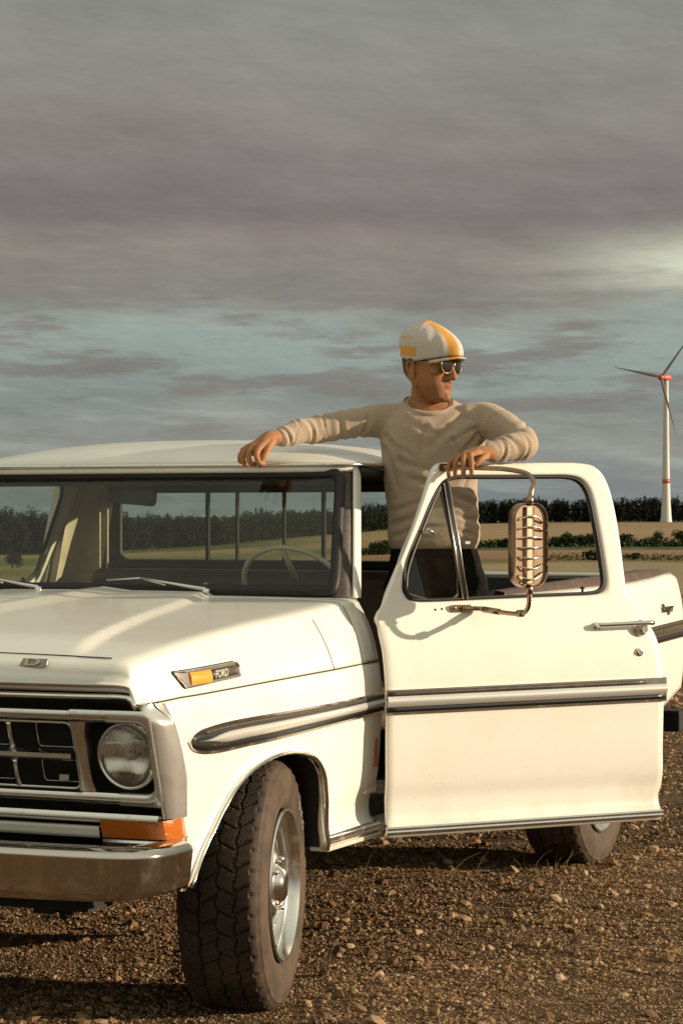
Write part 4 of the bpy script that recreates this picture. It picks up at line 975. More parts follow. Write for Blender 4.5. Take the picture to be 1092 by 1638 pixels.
# wipers
for x0, x1, xb0, xb1 in ((.405, .145, -.045, .36), (-.245, -.50, -.69, -.29)):
    w_ = empty('wiper', (0, 0, 0), 0, truck); zc = lambda x, h: Vector((x, .668+.05*(x/.86)**2+h*.5, 1.242+h))
    piv = zc(x0, .0)+Vector((0, -.02, 0)); mid = zc(x1, .045)+Vector((0, -.02, 0))
    mb = MB(); mb.tube([piv+Vector((0, 0, -.012)), piv+Vector((0, 0, .012))], .014, 10); mb.tube([piv+Vector((0, 0, .010)), piv+(mid-piv)*.25+Vector((0, -.006, .008)), piv+(mid-piv)*.6+Vector((0, -.004, .005)), mid], [(.009, .007), (.008, .006), (.006, .004), (.004, .004)], 8); obj('wiper_arm', mb, MAT['alum'], w_)
    b0 = zc(xb0, .036)+Vector((0, -.008, 0)); b1 = zc(xb1, .012)+Vector((0, -.012, 0))
    mb = MB(); mb.tube([b0, (b0+b1)/2+Vector((0, 0, .004)), b1], [(.003, .005)]*3, 6); obj('wiper_blade', mb, MAT['dark_trim'], w_)
    mb = MB(); mb.tube([b0+(b1-b0)*.15+Vector((0, -.006, .004)), mid, b0+(b1-b0)*.72+Vector((0, -.006, .004))], .0035, 6); obj('blade_bridge', mb, MAT['alum'], w_)
# cabin
cabp = MB(); cabp.box((0, .845, 1.10), (1.66, .16, .20)); cabp.box((0, .87, .95), (1.55, .10, .3)); obj('dashboard', cabp, MAT['interior'], truck, bevel=.02)
mb = MB(); mb.box((0, 1.4, .49), (1.74, 1.30, .04)); mb.box((0, .72, .8), (1.7, .03, .66)); obj('cab_floor', mb, MAT['interior'], truck)
for sg in (1, -1):
    f = MX(sg); mb = MB(); mb.poly([f(Vector(q)) for q in ((.86, .79, .47), (.975, .79, .475), (.975, 1.865, .475), (.86, 1.865, .47))], (0, 0, -.03)); obj('door_sill', mb, MAT['paint'], truck, bevel=.006)
mb = MB(); mb.box((0, 1.55, .80), (1.45, .52, .16)); mb.box((0, 1.86, 1.04), (1.45, .13, .50), Matrix.Rotation(radians(-9), 3, 'X')); obj('bench_seat', mb, MAT['seat'], truck, bevel=.04)
sw = empty('steering_wheel', (0, 0, 0), 0, truck); cw = Vector((.490, 1.20, 1.232)); Mw = Matrix.Translation(cw) @ Matrix.Rotation(radians(38), 4, 'X')
# wheel lies in local XZ tilted back
mb = MB(); pts = [Mw @ Vector((.20*cos(2*pi*k/48), 0, .20*sin(2*pi*k/48))) for k in range(49)]; mb.tube(pts, .0095, 10, cap=False); obj('wheel_rim', mb, MAT['ivory'], sw)
mb = MB()
for a in (90, 210, 330): mb.tube([Mw @ Vector((.04*cos(radians(a)), .02, .04*sin(radians(a)))), Mw @ Vector((.195*cos(radians(a)), 0, .195*sin(radians(a))))], [(.014, .006), (.010, .006)], 8)
obj('spoke', mb, MAT['ivory'], sw)
mb = MB(); mb.ball(Mw @ Vector((0, .02, 0)), (.05, .04, .05)); mb.tube([Mw @ Vector((0, 0, 0)), Mw @ Vector((0, -.45, 0))], .025, 10); obj('steering_column', mb, MAT['interior'], sw)
mb = MB(); mb.tube([(.24, 1.02, 1.20), (.19, 1.08, 1.245)], .006, 6); mb.ball((.187, 1.083, 1.25), (.012, .012, .012)); obj('shift_lever', mb, MAT['ivory'], truck)
rv = empty('rear_view_mirror', (0, 0, 0), 0, truck)
mb = MB(); pts = rrect(-.115, -.034, .115, .034, .02, 4); Mr = Matrix.Translation((-.075, 1.02, 1.575)) @ Matrix.Rotation(radians(4), 4, 'Y') @ Matrix.Rotation(radians(-16), 4, 'Z'); mb.grid([[Mr @ Vector((x*k, d_, z*k)) for x, z in pts] for k, d_ in ((.8, -.022), (1, -.012), (1, .006))], closed_u=True); mb.add([Mr @ Vector((x*.8, -.022, z*.8)) for x, z in pts], [tuple(range(len(pts)))]); obj('mirror_housing', mb, MAT['gasket'], rv)
mb = MB(); mb.tube([(-.075, 1.02, 1.59), (-.06, 1.02, 1.65)], .008, 6); mb.box((-.17, 1.02, 1.62), (.03, .006, .03)); obj('mirror_stem', mb, MAT['gasket'], rv)
for sg in (1, -1):                                      # sun visors folded up
    f = MX(sg); mb = MB(); mb.box(f(Vector((.36, 1.10, 1.640))), (.5, .14, .014)); obj('sun_visor', mb, MAT['interior'], truck, bevel=.006)

# --- cargo bed
BX = [(.555, .955), (.60, .965), (.70, .985), (.80, .996), (.90, 1.0), (1.0, .998), (1.10, .990), (1.17, .975), (1.195, .962), (1.202, .945)]
YA = 3.33
def bed_arch(Y):
    d = (Y-YA)/.43
    return .455+.36*max(0, 1-abs(d)**2.6)**.5 if abs(d) < 1 else 0
for sg in (1, -1):
    f = MX(sg); mb = MB(); rows = []
    ys = [2.115+.0191*i for i in range(121)]
    for Y in ys:
        top = lin(Y, [(2.1, 1.202), (3.6, 1.207), (4.05, 1.225), (4.25, 1.238), (4.36, 1.238), (4.385, 1.226), (4.40, 1.190)]); bot = max(bed_arch(Y), lin(Y, [(3.77, .555), (4.0, .585), (4.2, .63), (4.45, .71)])); row = []
        for i in range(26):
            z = bot+(top-bot)*i/25; row.append(f(Vector((itp(z-(top-1.202)*sstep(z, 1.0, 1.2), BX), Y, z))))
        rows.append(row)
    mb.grid(rows); bs = obj('bed_side', mb, MAT['paint'], truck, solid=.02)
    mb = MB(); rows = []                                # inner wall + brown top rail
    for Y in ys[::4]+[ys[-1]]:
        top = lin(Y, [(2.1, 1.202), (3.6, 1.207), (4.05, 1.225), (4.25, 1.238), (4.36, 1.238), (4.385, 1.226), (4.40, 1.190)])
        hh = lin(Y, [(2.1, .010), (2.6, .024), (3.4, .038), (4.05, .034), (4.25, .016), (4.40, .004)])
        rows.append([f(Vector(q)) for q in ((.950, Y, top-.004), (.935, Y, top+hh*.8), (.915, Y, top+hh), (.88, Y, top+hh*.9), (.872, Y, top-.02))])
    mb.grid(rows); obj('bed_rail', mb, MAT['rail'], bs)
    mb = MB(); mb.box(f(Vector((.868, 3.25, .99))), (.012, 2.26, .40)); obj('inner_wall', mb, MAT['black'], bs)
    mb = MB(); A_ = [(YA-.43+.86*k/24) for k in range(25)]
    mb.grid([[f(Vector((x, Y, bed_arch(Y) if 0 < k_ < 24 else .46))) for x in (.97, .8, .6)] for k_, Y in enumerate(A_)]); obj('wheel_housing', mb, MAT['black'], truck)
    # spear along the bed
    S = lambda u, z, o: f(Vector((itp(z, BX)+o, u, z))); zl = lambda u: .868+.030*(u-2.1); zh = lambda u: .950+.030*(u-2.1)
    tr = obj('side_trim', strip(S, 2.12, 4.395, 40, zl, zh, .007), MAT['chrome'], truck, auto=40)
    ln = lambda a: (lambda u: zl(u)+(zh(u)-zl(u))*a)
    obj('lower_band', strip(S, 2.125, 4.39, 40, ln(.09), ln(.26), .0078, m=2), MAT['satin'], tr)
    obj('middle_band', strip(S, 2.125, 4.39, 40, ln(.28), ln(.46), .0079, m=2), MAT['dark_trim'], tr)
    obj('upper_band', strip(S, 2.125, 4.39, 40, ln(.74), ln(.93), .0079, m=2), MAT['dark_trim'], tr)
    me = text_mesh('Ranger', .058, .002, .0002, 1.12)
    for v in me.vertices: v.co.x += v.co.y*.25
    rot = Matrix(((0, 0, 1), (1, 0, 0), (0, 1, 0))) if sg > 0 else Matrix(((0, 0, -1), (-1, 0, 0), (0, 1, 0)))
    me.transform(Matrix.Translation((sg*1.0005, 4.135, 1.078)) @ rot.to_4x4()); obj('script_badge', me, MAT['dark_trim'], bs, recalc=False)
mb = MB(); mb.box((0, 3.25, .78), (1.76, 2.26, .04)); mb.box((0, 2.13, 1.0), (1.8, .03, .42)); obj('bed_floor', mb, MAT['black'], truck)
mb = MB(); mb.box((0, 4.37, .99), (1.74, .035, .43)); obj('tailgate_liner', mb, MAT['black'], truck)
mb = MB(); mb.box((0, 4.405, .98), (1.80, .03, .48)); mb.box((0, 4.395, 1.222), (1.80, .055, .016)); obj('tailgate', mb, MAT['paint'], truck, bevel=.006)
mb = MB(); mb.box((0, 4.50, .535), (1.95, .16, .10)); mb.box((0, 4.2, .50), (1.7, .5, .10)); obj('rear_bumper', mb, MAT['black'], truck, bevel=.01)

# --- wheels
MAT['tyre'] = pm('tyre_rubber', (.026, .018, .012), .8, var=((.075, .048, .028), 7, .35, .7), bump=(90, .4, .002))
MAT['sidewall'] = pm('tyre_sidewall', (.040, .026, .016), .75, var=((.095, .060, .035), 9, .3, .7), bump=(120, .35, .0015))
RT, WT = .378, .128
def tyre_mesh():
    mb = MB(); N = 560; NB = 36; na = 56
    rows = []
    for i in range(N):
        th = 2*pi*i/N; row = []
        for j in range(na+1):
            a = -1+2*j/na; ax = a*.112; aa = abs(a)
            r = RT-.004*aa**2-.010*max(0, (aa-.82)/.18)**2
            ph = th*NB/(2*pi)
            tri = lambda q: abs((q % 1)*2-1)*2-1
            dep = 0
            for g0, am, sh in ((-.50, .035, 0), (-.02, .045, .5), (.46, .040, .25)):
                if abs(a-(g0+am*tri(ph+sh))) < .030: dep = .010
            rib = 0 if a < -.42 else (1 if a < 0 else (2 if a < .42 else 3))
            q = (ph+rib*.37+a*(.9 if rib % 2 else -.9)) % 1
            if q < .10: dep = max(dep, .008)
            q2 = (ph*2+rib*.2+a*1.5) % 1
            if q2 < .10: dep = max(dep, .0025)
            if aa > .84:
                q = (ph+(.5 if a > 0 else 0)) % 1
                dep = .0065*min(1, (1-aa)/.16) if q < .20 else 0
            row.append(Vector((ax, (r-dep)*cos(th), (r-dep)*sin(th))))
        rows.append(row)
    mb.grid(rows, closed_v=True, flat=False); return mb
def side_mesh(s):
    mb = MB(); prof = [(.112, .364), (.119, .356), (.124, .352), (.1245, .340), (.128, .330), (.131, .310), (.1315, .292), (.1295, .288), (.130, .272), (.127, .252), (.120, .238), (.112, .231)]
    rows = []
    N = 288
    for k, (a, r) in enumerate(prof):
        row = []
        for j in range(N):
            th = 2*pi*j/N; lug = 0
            if k in (1, 2): lug = .0022*sin(2*pi*j*36/N)+.001*sin(j*2.3)
            row.append(Vector((s*(a+lug*.6), (r+lug*.3)*cos(th), (r+lug*.3)*sin(th))))
        rows.append(row)
    mb.grid(rows, closed_u=True); return mb
tm = tyre_mesh().mesh('tyre')
sm_ = MB(); 
for s in (1, -1):
    q = side_mesh(s); b0 = len(sm_.v); sm_.v += q.v; sm_.f += [tuple(i+b0 for i in f_) for f_ in q.f]; sm_.fl += q.fl
sm_ = sm_.mesh('sidewall')
for me_ in (tm, sm_):
    bm = bmesh.new(); bm.from_mesh(me_); bmesh.ops.recalc_face_normals(bm, faces=bm.faces)
    for e in bm.edges:
        if len(e.link_faces) == 2 and e.calc_face_angle(0) > radians(38): e.smooth = False
    bm.to_mesh(me_); bm.free()
def make_wheel():
    w = empty('wheel', (0, 0, 0), 0, truck)
    t = bpy.data.objects.new('tyre', tm); COL.objects.link(t); tm.materials.append(MAT['tyre']); t.parent = w
    s = bpy.data.objects.new('sidewall', sm_); COL.objects.link(s); sm_.materials.append(MAT['sidewall']); s.parent = w
    mb = MB(); mb.lathe([(.10, .212), (.118, .228), (.126, .233), (.131, .230), (.131, .225), (.122, .218), (.112, .213), (.105, .2105), (.095, .2085), (.092, .203), (.070, .200), (.066, .196), (.050, .192)], 72); rim = obj('rim', mb, MAT['alum'], w, auto=50)
    mb = MB(); N = 96; rows = []                         # dished disc with eight oval openings
    for a, r in ((.056, .195), (.062, .186), (.071, .176), (.078, .163), (.083, .150), (.087, .137), (.090, .124), (.093, .112), (.097, .100), (.103, .090), (.105, .078), (.105, .066)):
        rows.append([Vector((a, r*cos(2*pi*j/N), r*sin(2*pi*j/N))) for j in range(N)])
    fs = []
    for i in range(len(rows)-1):
        for j in range(N):
            rc = (rows[i][0].y+rows[i+1][0].y)/2; q = ((j+.5)/N*8) % 1-.5
            if abs(q) < .30 and ((rc-.143)/.024)**2+(q/.26)**2 < 1: continue
            fs.append((i*N+j, i*N+(j+1) % N, (i+1)*N+(j+1) % N, (i+1)*N+j))
    mb.add([p for r_ in rows for p in r_], fs); obj('wheel_disc', mb, MAT['alum'], w, solid=.004)
    mb = MB(); mb.lathe([(.03, .192), (.03, .02)], 36); obj('brake_drum', mb, MAT['black'], w)
    mb = MB(); mb.lathe([(.10, .068), (.112, .060), (.120, .052), (.128, .046), (.132, .036), (.133, .0)], 32); obj('hub_cap', mb, MAT['chrome'], w, auto=50)
    for k in range(5): mb = MB(); mb.ball((.108, .078*cos(2*pi*k/5), .078*sin(2*pi*k/5)), (.014, .010, .010), 8, 6); obj('lug_nut', mb, MAT['chrome'], w)
    for k in range(20): mb = MB(); mb.ball((.070, .180*cos(2*pi*k/20), .180*sin(2*pi*k/20)), (.004, .005, .005), 8, 6); obj('rivet', mb, MAT['chrome'], w)
    mb = MB(); mb.tube([(.070, -.05, -.194), (.100, -.048, -.182), (.112, -.046, -.178)], [.007, .005, .004], 8); obj('valve_stem', mb, MAT['gasket'], w)
    k = 0
    for word, a0 in (('BFG', 47), ('RUGGED', 228)):
        for i, ch in enumerate(word if word == 'BFG' else ''):
            me = text_mesh(ch, .040, .0012, 0, 1.0); a = radians(a0-i*8.2)
            # outward face, reading clockwise round the tyre
            me.transform(Matrix.Translation((.1322, .295*cos(a), .295*sin(a))) @ Matrix.Rotation(a-pi/2, 4, 'X') @ Matrix(((0, 0, 1), (1, 0, 0), (0, 1, 0))).to_4x4())
            obj('raised_letter', me, MAT['white_letter'], w, recalc=False)
    return w
w0 = make_wheel(); w0['label'] = 'front wheel turned outwards'
w0.location = (.872, 0, RT); w0.rotation_euler = (0, 0, radians(14))
def copy_tree(o, parent):
    c = o.copy(); COL.objects.link(c); c.parent = parent
    for ch in list(o.children): copy_tree(ch, c)
    return c
for loc, rz in (((-.858, 0, RT), pi+radians(14)), ((.82, YA, RT), 0), ((-.82, YA, RT), pi)):
    w = copy_tree(w0, truck); w.location = loc; w.rotation_euler = (0, 0, rz)
    if 'label' in w: del w['label']
# ------------------------------------------------------------------ the man (local x to the photo's right, y away from it)
man = empty('person', (.97, 1.31, .47), YAW)
tag(man, 'man in beige sweater, striped cap and sunglasses standing between truck cab and open door', 'person')
def bake(mb, name, mat, voxel, parent, smooth=4, disp=None, dec=None, fac=.5):
    me = mb.mesh(name); o = bpy.data.objects.new(name, me); COL.objects.link(o)
    rm = o.modifiers.new('r', 'REMESH'); rm.mode = 'VOXEL'; rm.voxel_size = voxel; rm.use_smooth_shade = True
    s = o.modifiers.new('s', 'SMOOTH'); s.factor = fac; s.iterations = smooth
    dg = bpy.context.evaluated_depsgraph_get(); dg.update(); m2 = bpy.data.meshes.new_from_object(o.evaluated_get(dg))
    bpy.data.objects.remove(o); bpy.data.meshes.remove(me); m2.name = name
    for p_ in m2.polygons: p_.use_smooth = True
    if disp:
        nn = [v.normal.copy() for v in m2.vertices]
        for v, n_ in zip(m2.vertices, nn): v.co += n_*disp(v.co)
    m2.update(); o2 = bpy.data.objects.new(name, m2); COL.objects.link(o2); o2.parent = parent; m2.materials.clear()
    if mat: m2.materials.append(mat)
    return o2
def loft(mb, secs, n=28, M=None, cap=True, pw=2.0):      # secs: (cx, cy, z, hw, hd)
    rows = []
    for cx, cy, z, hw, hd in secs:
        row = []
        for j in range(n):
            a = 2*pi*j/n; c, s = cos(a), sin(a); c = math.copysign(abs(c)**(2/pw), c); s = math.copysign(abs(s)**(2/pw), s)
            p = Vector((cx+hw*c, cy+hd*s, z)); row.append(M @ p if M is not None else p)
        rows.append(row)
    mb.grid(rows, closed_u=True)
    if cap:
        k = len(mb.v); m_ = len(rows)
        mb.v.append(tuple(sum(rows[0], Vector())/n)); mb.v.append(tuple(sum(rows[-1], Vector())/n)); o = k-m_*n
        for j in range(n):
            mb.f.append((o+(j+1) % n, o+j, k)); mb.fl.append(False); mb.f.append((o+(m_-1)*n+j, o+(m_-1)*n+(j+1) % n, k+1)); mb.fl.append(False)
def limb(mb, pts, rad, n=18, sub=5):
    q = crom(pts, sub); m_ = len(rad)-1; rr_ = []
    for i in range(len(q)):
        t = i/(len(q)-1)*m_; k = min(m_-1, int(t)); f_ = t-k; f_ = f_*f_*(3-2*f_); rr_.append(rad[k]*(1-f_)+rad[k+1]*f_)
    mb.tube(q, rr_, n)
    mb.ball(q[0], (rr_[0],)*3, 14, 10); mb.ball(q[-1], (rr_[-1],)*3, 14, 10)
# joints
sR, sL_ = Vector((-.165, .01, 1.370)), Vector((.178, -.02, 1.374))
eR, eL = Vector((-.400, -.045, 1.338)), Vector((.300, -.225, 1.278))
wR, wL = Vector((-.556, -.165, 1.300)), Vector((.168, -.350, 1.240))
# skin: head, neck, arms, hands and the body under the clothes
HM = Matrix.Translation((-.020, -.030, 1.545)) @ Matrix.Rotation(radians(52), 4, 'Z') @ Matrix.Rotation(radians(5), 4, 'X')
sk = MB()
head = [(0, -.052, -.113, .018, .020), (0, -.050, -.108, .032, .034), (0, -.044, -.098, .044, .046), (0, -.038, -.082, .052, .054), (0, -.028, -.062, .060, .066), (0, -.013, -.040, .066, .079), (0, -.002, -.018, .070, .089), (0, .001, .005, .073, .093), (0, .002, .028, .0755, .096), (0, .003, .050, .0765, .098), (0, .004, .072, .0745, .096), (0, .006, .092, .067, .087), (0, .007, .108, .052, .068), (0, .008, .118, .028, .040)]
loft(sk, head, 32, HM, pw=2.25)
# jaw corners, cheekbones, brow, nose, lips, chin, ears, eye hollows are shaped by small masses
def hb_(c, r, rot=None):
    M_ = HM.to_3x3() @ (rot if rot is not None else Matrix.Identity(3)); sk.ball(HM @ Vector(c), r, 16, 12, M_)
hb_((0, -.088, -.094), (.017, .014, .014)); hb_((0, -.082, -.098), (.026, .016, .012))
for s in (1, -1):
    hb_((s*.048, .004, -.050), (.015, .028, .022)); hb_((s*.044, -.064, -.006), (.020, .018, .013)); hb_((s*.028, -.084, .034), (.026, .012, .009))
    # ears
    for k_ in range(12):
        a_ = radians(-60+260*k_/11); hb_((s*(.083+.004*sin(a_)), .017-.016*cos(a_)*.9, .002+.026*sin(a_)), (.0055, .006, .0065))
    hb_((s*.077, .012, -.004), (.005, .014, .020)); hb_((s*.080, .006, -.028), (.006, .008, .009))
    hb_((s*.011, -.100, -.026), (.0085, .010, .008))
nz_ = [(0, -.090, .026, .008, .010), (0, -.096, .012, .0085, .013), (0, -.102, -.004, .0095, .016), (0, -.107, -.018, .0115, .018), (0, -.108, -.027, .012, .017), (0, -.100, -.034, .010, .012)]
loft(sk, nz_, 16, HM)
hb_((0, -.0905, -.053), (.020, .008, .0055)); hb_((0, -.0885, -.0615), (.017, .008, .0060)); hb_((0, -.081, -.043), (.024, .011, .009)); hb_((0, -.084, -.076), (.022, .012, .010))
# neck and torso
nk = [Vector((-.020, .015, 1.38)), Vector((-.020, .005, 1.44)), Vector((-.016, -.008, 1.50)), Vector((-.014, -.010, 1.54))]
sk.tube(crom(nk, 4), [(.068, .062)]*4+[(.060, .058)]*9, 20)
sk.ball((-.016, .0, 1.385), (.082, .070, .040), 20, 14)
loft(sk, [(0, .0, .60, .12, .09), (0, .0, .75, .150, .10), (0, 0, .95, .140, .095), (-.005, 0, 1.1, .15, .10), (-.005, .0, 1.25, .165, .105), (0, .005, 1.34, .165, .095), (0, .010, 1.40, .10, .07), (-.01, .012, 1.43, .06, .05)], 24)
for s_, e_, w_ in ((sR, eR, wR), (sL_, eL, wL)): limb(sk, [s_, e_, w_], [.040, .030, .027, .026, .025], sub=6)
for s in (-1, 1): limb(sk, [Vector((s*.085, 0, .80)), Vector((s*.095, -.02, .45)), Vector((s*.10, .01, .09))], [.06, .05, .045, .038, .03])
def finger(pts, r):
    q = crom(pts, 4); n_ = len(q)-1; sk.tube(q, [r*(1.05-.28*(i/n_)) for i in range(n_+1)], 12); sk.ball(q[-1], (r*.77,)*3, 12, 8); sk.ball(q[0], (r*1.05,)*3, 12, 8)
# right hand, lying over the windshield header, fingers curled
def pal(pts, rad): q = [Vector(p) for p in pts]; sk.tube(q, rad, 16); sk.ball(q[-1], rad[-1] if isinstance(rad[-1], tuple) and len(rad[-1]) == 3 else (min(rad[-1]),)*3, 14, 10)
W = wR; K = [Vector((-.606, -.232, 1.262)), Vector((-.627, -.220, 1.268)), Vector((-.646, -.205, 1.265)), Vector((-.661, -.188, 1.256))]   # index .. little
limb(sk, [W+Vector((.012, .006, .002)), W+Vector((-.022, -.018, -.006)), (K[0]+K[3])/2+Vector((.022, .01, .0))], [.026, .027, .030])
for i, k in enumerate(K):
    a = W+Vector((-.012+.004*i, -.02+.008*i, -.006)); sk.tube([a, (a+k)/2+Vector((0, 0, .004)), k], [.016, .0155, .0125], 12); sk.ball(k, (.0128,)*3, 12, 8)
FR = [(Vector((-.008, -.028, -.024)), Vector((.008, -.008, -.025)), Vector((.016, .012, -.006))), (Vector((-.014, -.024, -.026)), Vector((.006, -.006, -.027)), Vector((.015, .012, -.006))), (Vector((-.016, -.018, -.027)), Vector((.003, -.004, -.026)), Vector((.014, .010, -.005))), (Vector((-.014, -.014, -.023)), Vector((.001, -.002, -.022)), Vector((.011, .008, -.004)))]
for i, (k, (a, b_, c)) in enumerate(zip(K, FR)):
    sc = (1, 1.05, 1.0, .85)[i]; finger([k, k+a*sc, k+(a+b_)*sc, k+(a+b_+c)*sc], (.0112, .0114, .0108, .0096)[i])
finger([W+Vector((-.006, -.030, -.016)), W+Vector((-.020, -.060, -.040)), W+Vector((-.034, -.080, -.072)), W+Vector((-.044, -.086, -.098))], .0125)
# left hand, fingers hanging over the top of the open door
W = wL; K = [Vector((.108, -.408, 1.234)), Vector((.090, -.402, 1.235)), Vector((.072, -.392, 1.230)), Vector((.056, -.380, 1.222))]
limb(sk, [W+Vector((.012, .004, .002)), W+Vector((-.024, -.012, .0)), (K[0]+K[3])/2+Vector((.016, .012, -.004))], [.026, .027, .028])
for i, k in enumerate(K):
    a = W+Vector((-.018, -.022+.008*i, -.002)); sk.tube([a, (a+k)/2+Vector((0, 0, .004)), k], [.016, .0155, .0120], 12); sk.ball(k, (.0125,)*3, 12, 8)
FL = [(Vector((.002, -.036, -.022)), Vector((.0, -.012, -.028)), Vector((.0, -.001, -.022))), (Vector((-.006, -.038, -.022)), Vector((-.001, -.012, -.030)), Vector((.0, .0, -.024))), (Vector((-.014, -.034, -.020)), Vector((-.002, -.010, -.030)), Vector((.001, .0, -.022))), (Vector((-.018, -.026, -.018)), Vector((-.003, -.008, -.026)), Vector((.001, .002, -.018)))]
for i, (k, (a, b_, c)) in enumerate(zip(K, FL)): finger([k, k+a, k+a+b_, k+a+b_+c], (.0100, .0103, .0100, .0088)[i])
finger([W+Vector((-.004, -.034, -.010)), W+Vector((-.014, -.060, -.014)), W+Vector((-.030, -.078, -.026)), W+Vector((-.044, -.084, -.040))], .0118)
# skin material: short stubble by position, lips
m, gg, p = new_mat('skin'); oc = gg.node('ShaderNodeTexCoord').outputs['Object']
n = gg.noise(oc, 30, 5, .6); c_ = gg.mix(gg.m('ADD', gg.m('MULTIPLY', n, .5), gg.m('MULTIPLY', gg.noise(oc, 110, 4, .7), .5)), (.30, .130, .052, 1), (.47, .225, .100, 1))
mp = gg.node('ShaderNodeMapping', vector_type='TEXTURE'); loc, rot, _ = HM.decompose(); mp.inputs['Location'].default_value = loc; mp.inputs['Rotation'].default_value = rot.to_euler(); gg.put(mp.inputs[0], oc)
hx, hy, hz = gg.sep(mp.outputs[0])
def box3(xa, ya, za, xb, yb_, zb): return None
beard = gg.m('MULTIPLY', gg.m('MULTIPLY', gg.sm(hz, -.040, -.062), gg.sm(hz, -.125, -.118)), gg.m('MULTIPLY', gg.sm(hy, .03, .0), .42))
c_ = gg.mix(gg.m('MULTIPLY', beard, gg.sm(gg.noise(oc, 400, 3, .7), .3, .6)), c_, (.06, .030, .016, 1))
mus = gg.m('MULTIPLY', gg.m('MULTIPLY', gg.sm(hz, -.035, -.038), gg.sm(hz, -.049, -.046)), gg.m('MULTIPLY', gg.m('MULTIPLY', gg.sm(hy, -.066, -.078), gg.sm(gg.m('ABSOLUTE', hx), .030, .022)), .78)); c_ = gg.mix(mus, c_, (.05, .025, .013, 1))
lip = gg.m('MULTIPLY', gg.m('MULTIPLY', gg.sm(hz, -.068, -.064), gg.sm(hz, -.047, -.051)), gg.m('MULTIPLY', gg.m('MULTIPLY', gg.sm(hy, -.072, -.080), gg.sm(gg.m('ABSOLUTE', hx), .026, .020)), .8)); c_ = gg.mix(lip, c_, (.25, .095, .058, 1))
hair = gg.m('MULTIPLY', gg.m('MULTIPLY', gg.sm(hz, .020, .030), gg.sm(hy, -.055, -.035)), .85); hair = gg.m('MAXIMUM', hair, gg.m('MULTIPLY', gg.m('MULTIPLY', gg.sm(hy, .035, .05), gg.sm(hz, -.045, -.025)), .8)); c_ = gg.mix(hair, c_, (.018, .010, .006, 1))
gg.put(p.inputs['Base Color'], c_); p.inputs['Roughness'].default_value = .58; p.inputs['Specular IOR Level'].default_value = .25
p.inputs['Subsurface Weight'].default_value = .12; p.inputs['Subsurface Radius'].default_value = (.012, .004, .002); p.inputs['Subsurface Scale'].default_value = .5
b = gg.node('ShaderNodeBump'); b.inputs['Strength'].default_value = .25; b.inputs['Distance'].default_value = .002; gg.put(b.inputs['Height'], gg.noise(oc, 220, 3, .6)); gg.l.new(b.outputs[0], p.inputs['Normal'])
MAT['skin'] = m
body = bake(sk, 'body', MAT['skin'], .0026, man, 5)
body.parent = man
# sweater
m, gg, p = new_mat('sweater_knit'); oc = gg.node('ShaderNodeTexCoord').outputs['Object']
n = gg.noise(oc, 240, 4, .7); n2_ = gg.noise(oc, 12, 4, .6)
gg.put(p.inputs['Base Color'], gg.mix(gg.m('ADD', gg.m('MULTIPLY', n, .6), gg.m('MULTIPLY', n2_, .4)), (.35, .262, .185, 1), (.54, .425, .31, 1)))
p.inputs['Roughness'].default_value = .95; p.inputs['Specular IOR Level'].default_value = .1; p.inputs['Sheen Weight'].default_value = .25; p.inputs['Sheen Roughness'].default_value = .5
b = gg.node('ShaderNodeBump'); b.inputs['Strength'].default_value = .75; b.inputs['Distance'].default_value = .004
gg.put(b.inputs['Height'], gg.m('ADD', gg.m('MULTIPLY', n, .9), gg.m('MULTIPLY', gg.noise(oc, 22, 4, .6, 1.2), .9))); gg.l.new(b.outputs[0], p.inputs['Normal'])
MAT['sweater'] = m
sw_ = MB()
loft(sw_, [(.002, .0, .915, .150, .112), (.002, .0, .935, .160, .120), (.002, -.002, .965, .163, .122), (.0, -.002, 1.02, .158, .120), (-.008, -.002, 1.10, .162, .120), (-.010, -.002, 1.18, .168, .123), (-.006, -.002, 1.25, .174, .126), (.000, .0, 1.31, .182, .124), (.003, .002, 1.350, .188, .114), (.0, .010, 1.388, .172, .094), (-.010, .022, 1.415, .132, .072), (-.015, .030, 1.437, .096, .058), (-.016, .032, 1.452, .076, .046), (-.016, .034, 1.458, .05, .03)], 36, pw=2.35)
limb(sw_, [sR+Vector((.05, .0, -.012)), sR+Vector((-.01, 0, -.004)), (sR+eR)/2+Vector((0, 0, .002)), eR+Vector((0, 0, -.004)), (eR+wR)/2+Vector((.004, .008, .004)), wR+Vector((.024, .018, .003))], [.066, .062, .053, .048, .043, .032], sub=5)
limb(sw_, [sL_+Vector((-.055, .0, -.012)), sL_+Vector((.004, -.008, -.006)), (sL_+eL)/2+Vector((.008, 0, .006)), eL, (eL+wL)/2+Vector((0, -.004, .002)), wL+Vector((.020, .014, .004))], [.064, .062, .056, .051, .045, .033], sub=5)
